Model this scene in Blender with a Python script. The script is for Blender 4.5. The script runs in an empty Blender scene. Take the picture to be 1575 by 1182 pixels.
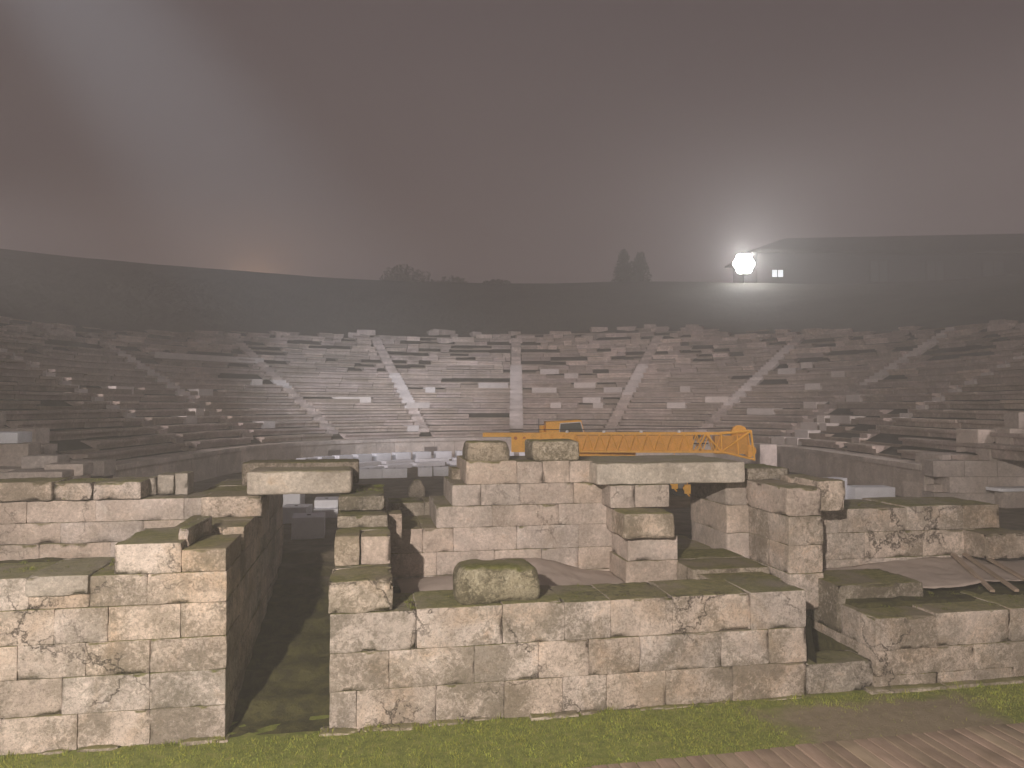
import bpy, math, random
from mathutils import Vector, Matrix, noise
R = math.radians
scene = bpy.context.scene
col = scene.collection
YAW, PITCH, CAMZ = R(10.4), R(1.65), 4.14

# ------------------------------------------------------------------ camera
cd = bpy.data.cameras.new('camera')
cam = bpy.data.objects.new('camera', cd); col.objects.link(cam)
cam.location = (0, 0, CAMZ)
cam.rotation_euler = (R(90) + PITCH, 0, -YAW)
cd.sensor_fit = 'HORIZONTAL'; cd.sensor_width = 36.0
cd.lens = 36.0 * 1183.0 / 1575.0
cd.clip_start = 0.1; cd.clip_end = 3000
scene.camera = cam

FWD = Vector((math.sin(YAW), math.cos(YAW), 0)); RGT = Vector((math.cos(YAW), -math.sin(YAW), 0))
def T(lat, dep, z=0.0):                       # a place given across and along the theatre's axis
    p = RGT * lat + FWD * dep; return Vector((p.x, p.y, z))

# ------------------------------------------------------------------ sky: foggy night, lit from below by the town
w = bpy.data.worlds.new('World'); scene.world = w; w.use_nodes = True
nt = w.node_tree; nt.nodes.clear()
out = nt.nodes.new('ShaderNodeOutputWorld'); bg = nt.nodes.new('ShaderNodeBackground')
tc = nt.nodes.new('ShaderNodeTexCoord'); sp = nt.nodes.new('ShaderNodeSeparateXYZ')
rp = nt.nodes.new('ShaderNodeValToRGB')
nt.links.new(tc.outputs['Generated'], sp.inputs[0]); nt.links.new(sp.outputs['Z'], rp.inputs[0])
e = rp.color_ramp.elements
e[0].position = 0.0; e[0].color = (0.172, 0.121, 0.120, 1)
e[1].position = 0.62; e[1].color = (0.050, 0.036, 0.042, 1)
m = e.new(0.22); m.color = (0.104, 0.074, 0.076, 1)
nz = nt.nodes.new('ShaderNodeTexNoise'); nz.inputs['Scale'].default_value = 1.6; nz.inputs['Detail'].default_value = 2
nt.links.new(tc.outputs['Generated'], nz.inputs['Vector'])
mr = nt.nodes.new('ShaderNodeMapRange'); mr.inputs['To Min'].default_value = 0.8; mr.inputs['To Max'].default_value = 1.2
nt.links.new(nz.outputs['Fac'], mr.inputs['Value'])
nt.links.new(rp.outputs['Color'], bg.inputs['Color']); nt.links.new(mr.outputs['Result'], bg.inputs['Strength'])
nt.links.new(bg.outputs[0], out.inputs['Surface'])
scene.view_settings.view_transform = 'Standard'; scene.view_settings.look = 'None'
scene.view_settings.exposure = 0.0; scene.view_settings.gamma = 1.0

# ------------------------------------------------------------------ floodlights of the place, and added fill on the seats
def spot(name, loc, tgt, power, colr, deg, blend, size):
    l = bpy.data.lights.new(name, 'SPOT'); l.energy = power; l.color = colr
    l.spot_size = R(deg); l.spot_blend = blend; l.shadow_soft_size = size
    o = bpy.data.objects.new(name, l); col.objects.link(o); o.location = loc
    o.rotation_euler = (Vector(tgt) - Vector(loc)).to_track_quat('-Z', 'Y').to_euler()
    return o
# street floodlight behind the photographer, lighting the ruin
spot('street_floodlight', T(-4.1, -7.0, 8.6), T(0.3, 9.5, 1.0), 23500, (1.0, 0.88, 0.78), 92, 0.9, 0.16)
# cooler floodlight high on the left whose beam crosses the fog
spot('beam_floodlight', T(-10.6, 8.0, 16.0), T(-8.5, 55.0, 5.5), 74000, (0.80, 0.89, 1.0), 26, 1.0, 0.3)
# unseen fill spots added at both sides to brighten the seats
spot('seating_fill', T(-26, 24, 12.0), T(2, 50, 3.0), 22000, (1.0, 0.88, 0.86), 50, 1.0, 0.3)
spot('seating_fill', T(21, 8, 13.0), T(2, 50, 4.0), 34000, (1.0, 0.86, 0.83), 44, 1.0, 0.3)

# ================================================================== helpers
def fbm(p, oct=3, H=0.6):
    v = 0; a = 1; t = 0
    for _ in range(oct):
        v += a * noise.noise(p); t += a; a *= H; p = p * 2.07
    return v / t
def tag(o, label=None, cat=None, group=None, kind=None):
    if label: o['label'] = label
    if cat: o['category'] = cat
    if group: o['group'] = group
    if kind: o['kind'] = kind
    return o
def empty(name, loc=(0, 0, 0), rz=0.0):
    o = bpy.data.objects.new(name, None); col.objects.link(o)
    o.location = loc; o.rotation_euler = (0, 0, rz); return o

class MB:
    def __init__(s): s.v = []; s.f = []; s.c = []; s.sm = []
    def add(s, vs, fs, tint=(1, 1, 1, 0.5), smooth=False):
        n = len(s.v); s.v += [tuple(p) for p in vs]; s.f += [tuple(n + i for i in f) for f in fs]
        s.c += [tint] * len(vs); s.sm += [smooth] * len(fs)
    def build(s, name, mat, parent=None, loc=None, rz=None):
        me = bpy.data.meshes.new(name); me.from_pydata(s.v, [], s.f)
        at = me.color_attributes.new('tint', 'FLOAT_COLOR', 'POINT')
        at.data.foreach_set('color', [x for c in s.c for x in c])
        me.polygons.foreach_set('use_smooth', s.sm)
        me.materials.append(mat); me.update()
        o = bpy.data.objects.new(name, me); col.objects.link(o)
        if parent: o.parent = parent
        if loc is not None: o.location = loc
        if rz is not None: o.rotation_euler = (0, 0, rz)
        return o
    def box(s, x0, x1, y0, y1, z0, z1, tint=(1, 1, 1, .5), M=None):
        v = [Vector((x, y, z)) for z in (z0, z1) for y in (y0, y1) for x in (x0, x1)]
        if M is not None: v = [M @ p for p in v]
        s.add(v, [(0, 2, 3, 1), (4, 5, 7, 6), (0, 1, 5, 4), (2, 6, 7, 3), (0, 4, 6, 2), (1, 3, 7, 5)], tint)
    def tube(s, a, b, r, n=8, r2=None, tint=(1, 1, 1, .5)):
        a = Vector(a); b = Vector(b); r2 = r if r2 is None else r2
        q = (b - a).to_track_quat('Z', 'Y'); vs = []
        for k in range(n):
            t = 2 * math.pi * k / n; d = q @ Vector((math.cos(t), math.sin(t), 0))
            vs += [a + d * r, b + d * r2]
        fs = [(2 * k, 2 * ((k + 1) % n), 2 * ((k + 1) % n) + 1, 2 * k + 1) for k in range(n)]
        fs += [tuple(2 * k for k in range(n))[::-1], tuple(2 * k + 1 for k in range(n))]
        s.add(vs, fs, tint)

def rtint(rng, lo=0.93, hi=1.07, warm=0.03, lich=None):
    b = rng.uniform(lo, hi); k = rng.uniform(-warm, warm)
    return (b * (1 + k), b, b * (1 - k * 1.3), rng.random() if lich is None else lich)

def stone(mb, x0, x1, y0, y1, z0, z1, seed, res=0.07, r=0.009, amp=0.009, chip=0.05, M=None, tint=None, taper=0.0, dense=True):
    """one weathered squared stone, its surface gridded, edges rounded and chipped"""
    rng = random.Random(seed)
    if tint is None: tint = rtint(rng)
    h = Vector(((x1 - x0) / 2, (y1 - y0) / 2, (z1 - z0) / 2)); c = Vector(((x0 + x1) / 2, (y0 + y1) / 2, (z0 + z1) / 2))
    r = min(r, h.x * .6, h.y * .6, h.z * .6)
    ax = []
    for k in range(3):
        hi = h[k] - r; n = max(1, int(round(2 * hi / res)))
        ax.append([-h[k], -h[k] + r * .5] + [-hi + 2 * hi * i / n for i in range(n + 1)] + [h[k] - r * .5, h[k]])
    idx = {}; vs = []; off = Vector((rng.uniform(-90, 90), rng.uniform(-90, 90), rng.uniform(-90, 90)))
    def vert(i, j, k):
        key = (i, j, k)
        if key in idx: return idx[key]
        p = Vector((ax[0][i], ax[1][j], ax[2][k]))
        q = Vector([max(-(h[t] - r), min(h[t] - r, p[t])) for t in range(3)])
        d = p - q; L = d.length
        nrm = d / L if L > 1e-9 else Vector((0, 0, 1))
        p = q + nrm * r
        # distance to the nearest edge: second smallest gap to a face
        g = sorted([h[t] - abs(p[t]) for t in range(3)]); ed = g[1]
        w_ = off + p
        dsp = amp * (fbm(w_ * 2.2, 3) * 1.3 + 0.45 * fbm(w_ * 9.0, 2))
        e_ = math.exp(-ed / 0.03)
        ch = max(0.0, noise.noise(w_ * 3.1) + 0.55 * noise.noise(w_ * 9.3) - 0.02)
        p = p + nrm * dsp - nrm * (chip * ch * e_)
        if g[2] < 0.10: p -= nrm * chip * .35 * max(0, .12 - g[2]) / .12 * max(0, .3 + noise.noise(w_ * 2.0))
        if taper and p.z > 0:
            tt = p.z / h.z * taper
            p.x *= 1 - tt * (1 + .5 * noise.noise(w_)); p.y *= 1 - tt
        p = p + c
        if M is not None: p = M @ p
        idx[key] = len(vs); vs.append(p); return idx[key]
    nx, ny, nz_ = [len(a) - 1 for a in ax]; fs = []
    for i in range(nx):
        for j in range(ny):
            fs.append((vert(i, j, 0), vert(i, j + 1, 0), vert(i + 1, j + 1, 0), vert(i + 1, j, 0)))
            fs.append((vert(i, j, nz_), vert(i + 1, j, nz_), vert(i + 1, j + 1, nz_), vert(i, j + 1, nz_)))
    for i in range(nx):
        for k in range(nz_):
            fs.append((vert(i, 0, k), vert(i + 1, 0, k), vert(i + 1, 0, k + 1), vert(i, 0, k + 1)))
            fs.append((vert(i, ny, k), vert(i, ny, k + 1), vert(i + 1, ny, k + 1), vert(i + 1, ny, k)))
    for j in range(ny):
        for k in range(nz_):
            fs.append((vert(0, j, k), vert(0, j, k + 1), vert(0, j + 1, k + 1), vert(0, j + 1, k)))
            fs.append((vert(nx, j, k), vert(nx, j + 1, k), vert(nx, j + 1, k + 1), vert(nx, j, k + 1)))
    mb.add(vs, fs, tint, True)

# ================================================================== materials
def newmat(name):
    m = bpy.data.materials.new(name); m.use_nodes = True; m.node_tree.nodes.clear()
    nt = m.node_tree; o = nt.nodes.new('ShaderNodeOutputMaterial'); b = nt.nodes.new('ShaderNodeBsdfPrincipled')
    nt.links.new(b.outputs[0], o.inputs['Surface']); b.inputs['Roughness'].default_value = .85
    b.inputs['Specular IOR Level'].default_value = .3
    return m, nt, b
def N(nt, t, **kw):
    n = nt.nodes.new(t)
    for k, v in kw.items():
        if k.startswith('_'): setattr(n, k[1:], v)
        else: n.inputs[k.replace('__', ' ')].default_value = v
    return n
def ramp(nt, src, stops):
    r_ = nt.nodes.new('ShaderNodeValToRGB'); nt.links.new(src, r_.inputs[0]); el = r_.color_ramp.elements
    while len(el) < len(stops): el.new(0.5)
    for q, (p, c) in zip(el, stops):
        q.position = p; q.color = c if len(c) == 4 else (*c, 1)
    return r_.outputs['Color']
def g1(x): return (x, x, x, 1)
def mix(nt, f, a, b, mode='MIX'):
    n = nt.nodes.new('ShaderNodeMix'); n.data_type = 'RGBA'; n.blend_type = mode
    for s_, i in ((f, 0), (a, 6), (b, 7)):
        if isinstance(s_, (int, float)): n.inputs[i].default_value = s_
        elif isinstance(s_, tuple): n.inputs[i].default_value = s_ if len(s_) == 4 else (*s_, 1)
        else: nt.links.new(s_, n.inputs[i])
    return n.outputs[2]
def mth(nt, op, a, b=None, c=None):
    n = nt.nodes.new('ShaderNodeMath'); n.operation = op; n.use_clamp = False
    for i, s_ in enumerate((a, b, c)):
        if s_ is None: continue
        if isinstance(s_, (int, float)): n.inputs[i].default_value = s_
        else: nt.links.new(s_, n.inputs[i])
    return n.outputs[0]
def noi(nt, vec, scale, detail=6, rough=.6, dist=0.0):
    n = N(nt, 'ShaderNodeTexNoise', Scale=scale, Detail=detail, Roughness=rough, Distortion=dist)
    nt.links.new(vec, n.inputs['Vector']); return n.outputs['Fac']

def stone_mat(name, base=(.59, .50, .44), lich=1.0, moss=1.0, warm=.5, crack=1.0, bump=1.0, scale=1.0):
    m, nt, b = newmat(name)
    geo = nt.nodes.new('ShaderNodeNewGeometry'); pos = geo.outputs['Position']
    if scale != 1.0:
        vm = nt.nodes.new('ShaderNodeVectorMath'); vm.operation = 'SCALE'; vm.inputs['Scale'].default_value = scale
        nt.links.new(pos, vm.inputs[0]); pos = vm.outputs[0]
    at = nt.nodes.new('ShaderNodeAttribute'); at.attribute_name = 'tint'
    B = base
    n1 = noi(nt, pos, 1.7, 8, .66, .6)
    c = ramp(nt, n1, [(.30, tuple(x * .72 for x in B)), (.43, tuple(x * .90 for x in B)), (.52, B), (.62, tuple(min(.8, x * 1.22) for x in B)), (.72, (B[0] * 1.1, B[1] * .98, B[2] * .86))])
    # ochre seepage
    n2 = noi(nt, pos, .75, 5, .6, 1.2)
    wm = mth(nt, 'MULTIPLY', ramp(nt, n2, [(.50, g1(0)), (.66, g1(1))]), warm)
    c = mix(nt, wm, c, (.46, .32, .20))
    # pale lime patches with ragged edges
    n5 = noi(nt, pos, 5.0, 12, .78, 1.0)
    c = mix(nt, mth(nt, 'MULTIPLY', ramp(nt, n5, [(.53, g1(0)), (.60, g1(1))]), .5), c, (.68, .61, .55))
    # small grey-brown weather spots
    n6 = noi(nt, pos, 9.0, 12, .86, .6)
    n7 = noi(nt, pos, 1.4, 3, .5)
    wp = ramp(nt, mth(nt, 'ADD', mth(nt, 'MULTIPLY', n6, .8), mth(nt, 'MULTIPLY', n7, .4)), [(.60, g1(0)), (.64, g1(1))])
    c = mix(nt, mth(nt, 'MULTIPLY', wp, min(.85, .6 * lich)), c, (.27, .235, .19))
    # dark grey lichen, blotchy, more on some stones than on others
    big = noi(nt, pos, 1.1, 3, .5, .4)
    fine = noi(nt, pos, 14.0, 12, .84, .6)
    s_ = mth(nt, 'ADD', mth(nt, 'MULTIPLY', big, .9), mth(nt, 'MULTIPLY', at.outputs['Alpha'], .13))
    s_ = mth(nt, 'ADD', s_, mth(nt, 'MULTIPLY', fine, 1.15))
    lm = mth(nt, 'MULTIPLY', ramp(nt, mth(nt, 'MULTIPLY', s_, .5), [(.54, g1(0)), (.60, g1(1))]), .68 * lich)
    c = mix(nt, lm, c, (.165, .14, .10))
    sp_ = noi(nt, pos, 34.0, 4, .7)
    c = mix(nt, mth(nt, 'MULTIPLY', ramp(nt, sp_, [(.54, g1(0)), (.64, g1(1))]), .5 * lich), c, (.15, .125, .10))
    gr = noi(nt, pos, 21.0, 10, .85, .3)
    c = mix(nt, 1.0, c, ramp(nt, gr, [(.36, g1(.74)), (.5, g1(1.0)), (.62, g1(1.15))]), 'MULTIPLY')
    # moss where rain can lie
    sx = nt.nodes.new('ShaderNodeSeparateXYZ'); nt.links.new(geo.outputs['Normal'], sx.inputs[0])
    mo = mth(nt, 'ADD', mth(nt, 'MULTIPLY', sx.outputs['Z'], .66), mth(nt, 'MULTIPLY', noi(nt, pos, 3.0, 8, .7), .75))
    mm = mth(nt, 'MULTIPLY', ramp(nt, mo, [(.76, g1(0)), (.94, g1(1))]), .85 * moss)
    mc = ramp(nt, noi(nt, pos, 11, 6, .7), [(.3, (.08, .082, .020)), (.5, (.165, .168, .040)), (.68, (.26, .24, .09))])
    mc = mix(nt, ramp(nt, noi(nt, pos, 1.3, 3, .5), [(.46, g1(0)), (.62, g1(.75))]), mc, (.24, .20, .155))
    c = mix(nt, mm, c, mc)
    # cracks
    nv = N(nt, 'ShaderNodeTexNoise', Scale=2.2, Detail=6, Roughness=.65); nt.links.new(pos, nv.inputs['Vector'])
    va = nt.nodes.new('ShaderNodeVectorMath'); va.operation = 'MULTIPLY_ADD'
    nt.links.new(nv.outputs['Color'], va.inputs[0]); va.inputs[1].default_value = (.9, .9, .9); nt.links.new(pos, va.inputs[2])
    vo = N(nt, 'ShaderNodeTexVoronoi', _feature='DISTANCE_TO_EDGE', Scale=.85); nt.links.new(va.outputs[0], vo.inputs['Vector'])
    ck = mth(nt, 'MULTIPLY', ramp(nt, vo.outputs['Distance'], [(.0, g1(1)), (.014, g1(0))]), ramp(nt, noi(nt, pos, .9, 2, .5), [(.48, g1(0)), (.58, g1(1))]))
    ck = mth(nt, 'MULTIPLY', ck, crack)
    c = mix(nt, mth(nt, 'MULTIPLY', ck, .85), c, (.05, .042, .034))
    c = mix(nt, 1.0, c, at.outputs['Color'], 'MULTIPLY')
    nt.links.new(c, b.inputs['Base Color'])
    hgt = mth(nt, 'ADD', mth(nt, 'MULTIPLY', noi(nt, pos, 6, 12, .8, .3), .07), mth(nt, 'MULTIPLY', noi(nt, pos, 30, 5, .7), .012))
    hgt = mth(nt, 'SUBTRACT', hgt, mth(nt, 'MULTIPLY', ck, .03))
    bp = N(nt, 'ShaderNodeBump', Strength=.75 * bump, Distance=1.0); nt.links.new(hgt, bp.inputs['Height'])
    nt.links.new(bp.outputs[0], b.inputs['Normal'])
    b.inputs['Roughness'].default_value = .9
    return m
def plain(name, colr, rough=.6, metal=0.0, var=.15, vs=6.0, bump=0.0):
    m, nt, b = newmat(name)
    geo = nt.nodes.new('ShaderNodeNewGeometry')
    n = noi(nt, geo.outputs['Position'], vs, 8, .65)
    c = ramp(nt, n, [(.3, tuple(x * (1 - var) for x in colr)), (.7, tuple(x * (1 + var) for x in colr))])
    at = nt.nodes.new('ShaderNodeAttribute'); at.attribute_name = 'tint'
    c = mix(nt, 1.0, c, at.outputs['Color'], 'MULTIPLY')
    nt.links.new(c, b.inputs['Base Color']); b.inputs['Roughness'].default_value = rough; b.inputs['Metallic'].default_value = metal
    if bump:
        bp = N(nt, 'ShaderNodeBump', Strength=1.0, Distance=bump); nt.links.new(noi(nt, geo.outputs['Position'], vs * 3, 8, .7), bp.inputs['Height'])
        nt.links.new(bp.outputs[0], b.inputs['Normal'])
    return m
def glow(name, colr, s):
    m = bpy.data.materials.new(name); m.use_nodes = True; nt = m.node_tree; nt.nodes.clear()
    o = nt.nodes.new('ShaderNodeOutputMaterial'); e_ = nt.nodes.new('ShaderNodeEmission')
    e_.inputs[0].default_value = (*colr, 1); e_.inputs[1].default_value = s; nt.links.new(e_.outputs[0], o.inputs[0]); return m

M_STONE = stone_mat('limestone')
M_CLEAN = stone_mat('cleaner_limestone', base=(.53, .445, .395), lich=.45, moss=.9, warm=.2, crack=.5)
M_MOSSY = stone_mat('mossy_limestone', base=(.45, .39, .32), lich=1.5, moss=1.1, warm=.1, crack=.4, bump=1.4)
M_LINTEL = stone_mat('streaked_marble', base=(.50, .46, .42), lich=.5, moss=.7, warm=.1, crack=.2)
M_SEAT = stone_mat('seat_stone', base=(.40, .335, .315), lich=.5, moss=.2, warm=.15, crack=0, bump=.5, scale=.45)
M_PODIUM = stone_mat('podium_stone', base=(.50, .44, .41), lich=.25, moss=.15, warm=.1, crack=.2, bump=.5, scale=.6)
M_PALE = plain('new_white_marble', (.80, .81, .85), .7, var=.08, vs=3, bump=.004)
M_REST = plain('restored_pale_stone', (.60, .55, .53), .85, var=.12, vs=2)
M_YEL = plain('worn_yellow_paint', (.90, .47, .06), .5, var=.14, vs=4)
M_YELD = plain('darker_yellow_paint', (.76, .38, .05), .5, var=.2, vs=7)  # darker yellow for chassis, sheaves and head plate
M_BLK = plain('black_rubber', (.03, .03, .03), .8)
M_GREY = plain('grey_steel', (.22, .22, .23), .5, .3)
M_ORG = plain('orange_paint', (.55, .16, .03), .5)
M_WOOD, nt, b_ = newmat('weathered_timber')
geo = nt.nodes.new('ShaderNodeNewGeometry'); vm = nt.nodes.new('ShaderNodeVectorMath'); vm.operation = 'MULTIPLY'; vm.inputs[1].default_value = (22, 1.6, 8); nt.links.new(geo.outputs['Position'], vm.inputs[0])
wc = ramp(nt, noi(nt, vm.outputs[0], 1.0, 8, .7, .4), [(.3, (.25, .19, .15)), (.5, (.32, .25, .20)), (.7, (.37, .295, .24))])
wat = nt.nodes.new('ShaderNodeAttribute'); wat.attribute_name = 'tint'
wc = mix(nt, ramp(nt, noi(nt, geo.outputs['Position'], 1.8, 6, .6), [(.45, g1(0)), (.65, g1(.6))]), wc, (.16, .13, .09))
wc = mix(nt, 1.0, wc, wat.outputs['Color'], 'MULTIPLY'); nt.links.new(wc, b_.inputs['Base Color'])
bp = N(nt, 'ShaderNodeBump', Strength=.5, Distance=.003); nt.links.new(noi(nt, vm.outputs[0], 2.0, 8, .7), bp.inputs['Height']); nt.links.new(bp.outputs[0], b_.inputs['Normal'])
M_SHEET = plain('beige_geotextile', (.36, .30, .265), .8, var=.10, vs=2.2, bump=.01)
m_, nt_, b_ = newmat('window_glass_dark'); b_.inputs['Base Color'].default_value = (.11, .125, .12, 1); b_.inputs['Roughness'].default_value = .12; b_.inputs['Specular IOR Level'].default_value = .8
M_GLASS = m_

# ---- ground materials
def grass_ground():
    m, nt, b = newmat('mossy_turf'); geo = nt.nodes.new('ShaderNodeNewGeometry'); pos = geo.outputs['Position']
    c = ramp(nt, noi(nt, pos, 7, 8, .7), [(.3, (.09, .105, .025)), (.5, (.17, .20, .04)), (.7, (.27, .26, .09))])
    earth = ramp(nt, noi(nt, pos, 5, 8, .7), [(.3, (.19, .155, .10)), (.7, (.30, .245, .175))])
    sx = nt.nodes.new('ShaderNodeSeparateXYZ'); nt.links.new(pos, sx.inputs[0])
    # a trodden earth patch between the deck and the ruin, at x 4.6 to 8.2
    px = mth(nt, 'SUBTRACT', 1.0, mth(nt, 'ABSOLUTE', mth(nt, 'DIVIDE', mth(nt, 'SUBTRACT', sx.outputs['X'], 6.75), 1.9)))
    py = mth(nt, 'SUBTRACT', 1.0, mth(nt, 'ABSOLUTE', mth(nt, 'DIVIDE', mth(nt, 'SUBTRACT', sx.outputs['Y'], 9.1), .95)))
    pm = mth(nt, 'ADD', mth(nt, 'MINIMUM', px, py), mth(nt, 'MULTIPLY', mth(nt, 'SUBTRACT', noi(nt, pos, 1.6, 6, .6), .5), 1.2))
    c = mix(nt, ramp(nt, pm, [(.05, g1(0)), (.38, g1(1))]), c, earth)
    nt.links.new(c, b.inputs['Base Color'])
    bp = N(nt, 'ShaderNodeBump', Strength=.8, Distance=.03); nt.links.new(noi(nt, pos, 22, 6, .7), bp.inputs['Height']); nt.links.new(bp.outputs[0], b.inputs['Normal'])
    return m
M_TURF = grass_ground()
def site_ground():
    m, nt, b = newmat('site_earth'); geo = nt.nodes.new('ShaderNodeNewGeometry'); pos = geo.outputs['Position']
    c = ramp(nt, noi(nt, pos, 1.6, 9, .68, .4), [(.32, (.060, .050, .026)), (.5, (.135, .112, .080)), (.66, (.20, .165, .125))])
    moss = ramp(nt, noi(nt, pos, 4.5, 8, .7, .5), [(.42, (.035, .034, .012)), (.62, (.085, .080, .026))])
    sx = nt.nodes.new('ShaderNodeSeparateXYZ'); nt.links.new(pos, sx.inputs[0])
    f = mth(nt, 'ADD', mth(nt, 'MULTIPLY', sx.outputs['Y'], -.11), 2.35)
    f = mth(nt, 'ADD', f, mth(nt, 'MULTIPLY', mth(nt, 'SUBTRACT', noi(nt, pos, 2.2, 6, .6), .5), 1.3))
    c = mix(nt, ramp(nt, f, [(.35, g1(0)), (.8, g1(.95))]), c, moss)
    nt.links.new(c, b.inputs['Base Color'])
    bp = N(nt, 'ShaderNodeBump', Strength=.8, Distance=.05); nt.links.new(noi(nt, pos, 9, 8, .7), bp.inputs['Height']); nt.links.new(bp.outputs[0], b.inputs['Normal'])
    return m
M_SITE = site_ground()
M_HILL = plain('dry_hill_grass', (.040, .038, .028), .95, var=.45, vs=.7, bump=.15)
M_BLADE = plain('grass_blade', (.25, .275, .055), .7, var=.4, vs=3)

# ================================================================== ground
mb = MB()
xs = [-400, -120, -40, -14] + [-12 + i * .25 for i in range(109)] + [17, 40, 120, 400]
ys = [-300, -60, -10, 5] + [6.5 + i * .12 for i in range(34)] + [10.6, 14, 40]
def zg(x, y):
    if -13 < x < 15.5 and 6 < y < 10.5: return .035 * fbm(Vector((x * .9, y * .9, 3)), 3) + .02 * fbm(Vector((x * 4, y * 4, 3)), 2)
    return 0
vs = [(x, y, zg(x, y)) for y in ys for x in xs]; nx = len(xs)
mb.add(vs, [(j * nx + i, j * nx + i + 1, (j + 1) * nx + i + 1, (j + 1) * nx + i) for j in range(len(ys) - 1) for i in range(nx - 1)], smooth=True)
tag(mb.build('ground', M_TURF), kind='structure')

def sstep(a, b, x):
    t = max(0, min(1, (x - a) / (b - a))); return t * t * (3 - 2 * t)
def floor_z(x, y):
    n = .05 * fbm(Vector((x * .8, y * .8, 7)), 3) + .02 * fbm(Vector((x * 4, y * 4, 9)), 2)
    base = 1.08 * sstep(10.0, 17.0, y)
    if x < -1.3 and x > -2.0 or -2.0 <= x < .1:              # corridor: a stepped ramp
        k = max(0, (y - 10.15)) / 6.5; st = min(1, (math.floor(k * 8) + sstep(.78, 1, k * 8 % 1)) / 8) if k > 0 else 0
        return min(1.08, 1.08 * st) + n * .7
    if y > 15.5: return 1.08 + n
    if x <= -2.0: return 1.78 - .7 * sstep(13.5, 15.5, y) + n * 2 if y > 10.6 else .2
    if x < 4.5: return (1.2 if y > 10.5 else .1) - .1 * sstep(12, 15, y) + n * 2
    if x < 6.3: return 1.1 + n
    if x < 7.25: return .02 + 1.05 * sstep(12.0, 12.9, y) + n * .4
    return 1.1 + n * 2 if y > 10.6 else .1
mb = MB()
fx = [-80, -50, -30, -20] + [-12 + i * .16 for i in range(164)] + [16, 20, 30, 50, 80]
fy = [10.22 + i * .16 for i in range(50)] + [18.5 + i for i in range(33)]
nx = len(fx)
vs = [(x, y, floor_z(x, y) if -11 < x < 13.5 else (1.08 if y > 14 else 1.0)) for y in fy for x in fx]
mb.add(vs, [(j * nx + i, j * nx + i + 1, (j + 1) * nx + i + 1, (j + 1) * nx + i) for j in range(len(fy) - 1) for i in range(nx - 1)], smooth=True)
tag(mb.build('orchestra_ground', M_SITE), kind='structure')

# ================================================================== theatre seating on the hillside
TC = T(.22, 33.6); RZ = -YAW - R(0.2)
R0, ZP, RS, RISE, TREAD = 13.0, 2.24, 13.8, .35, .70
def pol(r, th, z):                             # half circle whose ends run on straight towards the stage
    if abs(th) > math.pi / 2: return Vector((math.copysign(r, th), -(abs(th) - math.pi / 2) * 15, z))
    return Vector((r * math.sin(th), r * math.cos(th), z))
def rmax_rows(th):
    t = abs(math.degrees(th)); n = 21.5 - 4.2 * sstep(8, 78, t) + 1.3 * noise.noise(Vector((math.degrees(th) * .06, 1, 0))) + .7 * noise.noise(Vector((math.degrees(th) * .25, 5, 0)))
    if 14 < math.degrees(th) < 34: n += 2.0 * sstep(14, 20, math.degrees(th)) * (1 - sstep(29, 34, math.degrees(th)))
    return n
# hill: from the podium's top, up under the rows, to the crest and beyond
mb = MB(); ths = [R(-124.5 + i * 1.5) for i in range(167)]
def crest_z(th): return 17.65 - 2.6 * sstep(10, 55, math.degrees(th)) - 1.0 * sstep(30, 70, -math.degrees(th))
def hill_z(r, th):
    rt_ = RS + TREAD * max(6, rmax_rows(th)); zt = ZP + RISE * (rt_ - RS) / TREAD
    if r <= RS: z = ZP - .05
    elif r <= rt_: z = ZP + (r - RS) / TREAD * RISE - .04
    else:
        k = min(1, (r - rt_) / (50 - rt_)); z = zt + (crest_z(th) - zt) * (k ** .9)
        z += .5 * fbm(Vector((r * .15, th * 8, 2)), 3) * sstep(0, .25, k) * (1 - .75 * sstep(.75, 1, k))
        if r > 50: z -= min(1.6, (r - 50) * .06)
    return z
rs = [R0] + [RS + i * .7 for i in range(24)] + [31 + i * 1.3 for i in range(15)] + [50.5, 52, 56, 65, 80, 120, 200]
vs = [pol(r, t, hill_z(r, t)) for t in ths for r in rs]; nr = len(rs)
mb.add(vs, [(i * nr + j, i * nr + j + 1, (i + 1) * nr + j + 1, (i + 1) * nr + j) for i in range(len(ths) - 1) for j in range(nr - 1)], smooth=True)
tag(mb.build('hill', M_HILL, loc=TC, rz=RZ), kind='structure')

root = empty('ancient_seating', TC, RZ)
tag(root, 'worn curved stone seating of the ancient theatre rising up the hillside in fog', 'ancient theatre')
STAIRS = [-92, -69, -46, -23, 0, 23, 46, 69, 92]
PALE = [(6, -38.2, -31.0), (8, -18.5, -16.5), (5, -24.0, -19.0), (9, -7.5, -1.6), (8, 3.2, 8.2), (12, 4.5, 8.0), (11, 9.2, 11.8), (9, 11.5, 15.8), (6, 14.2, 18.0), (8, 17.8, 21.5), (6, 40.2, 45.0), (4, 52.2, 58.2), (5, 33.0, 37.0), (11, 49.0, 52.2), (6, 70.5, 73.5), (5, 63.2, 66.0), (3, 75, 80.5), (0, 68.2, 72.2), (0, 73.0, 76.5), (1, 71.8, 75.8), (2, 70.2, 74.8), (2, 75.5, 77.5), (3, 71.5, 73.5), (5, 16.8, 19.0), (1, -27.0, -24.2), (8, 33.2, 35.2), (5, 7.5, 9.8), (3, -80, -77), (4, -74, -72), (7, -66, -63), (2, -62, -59), (9, -52, -50), (8, 58, 61), (10, 60, 62.5), (12, 52, 54), (7, -84, -80)]
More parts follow.
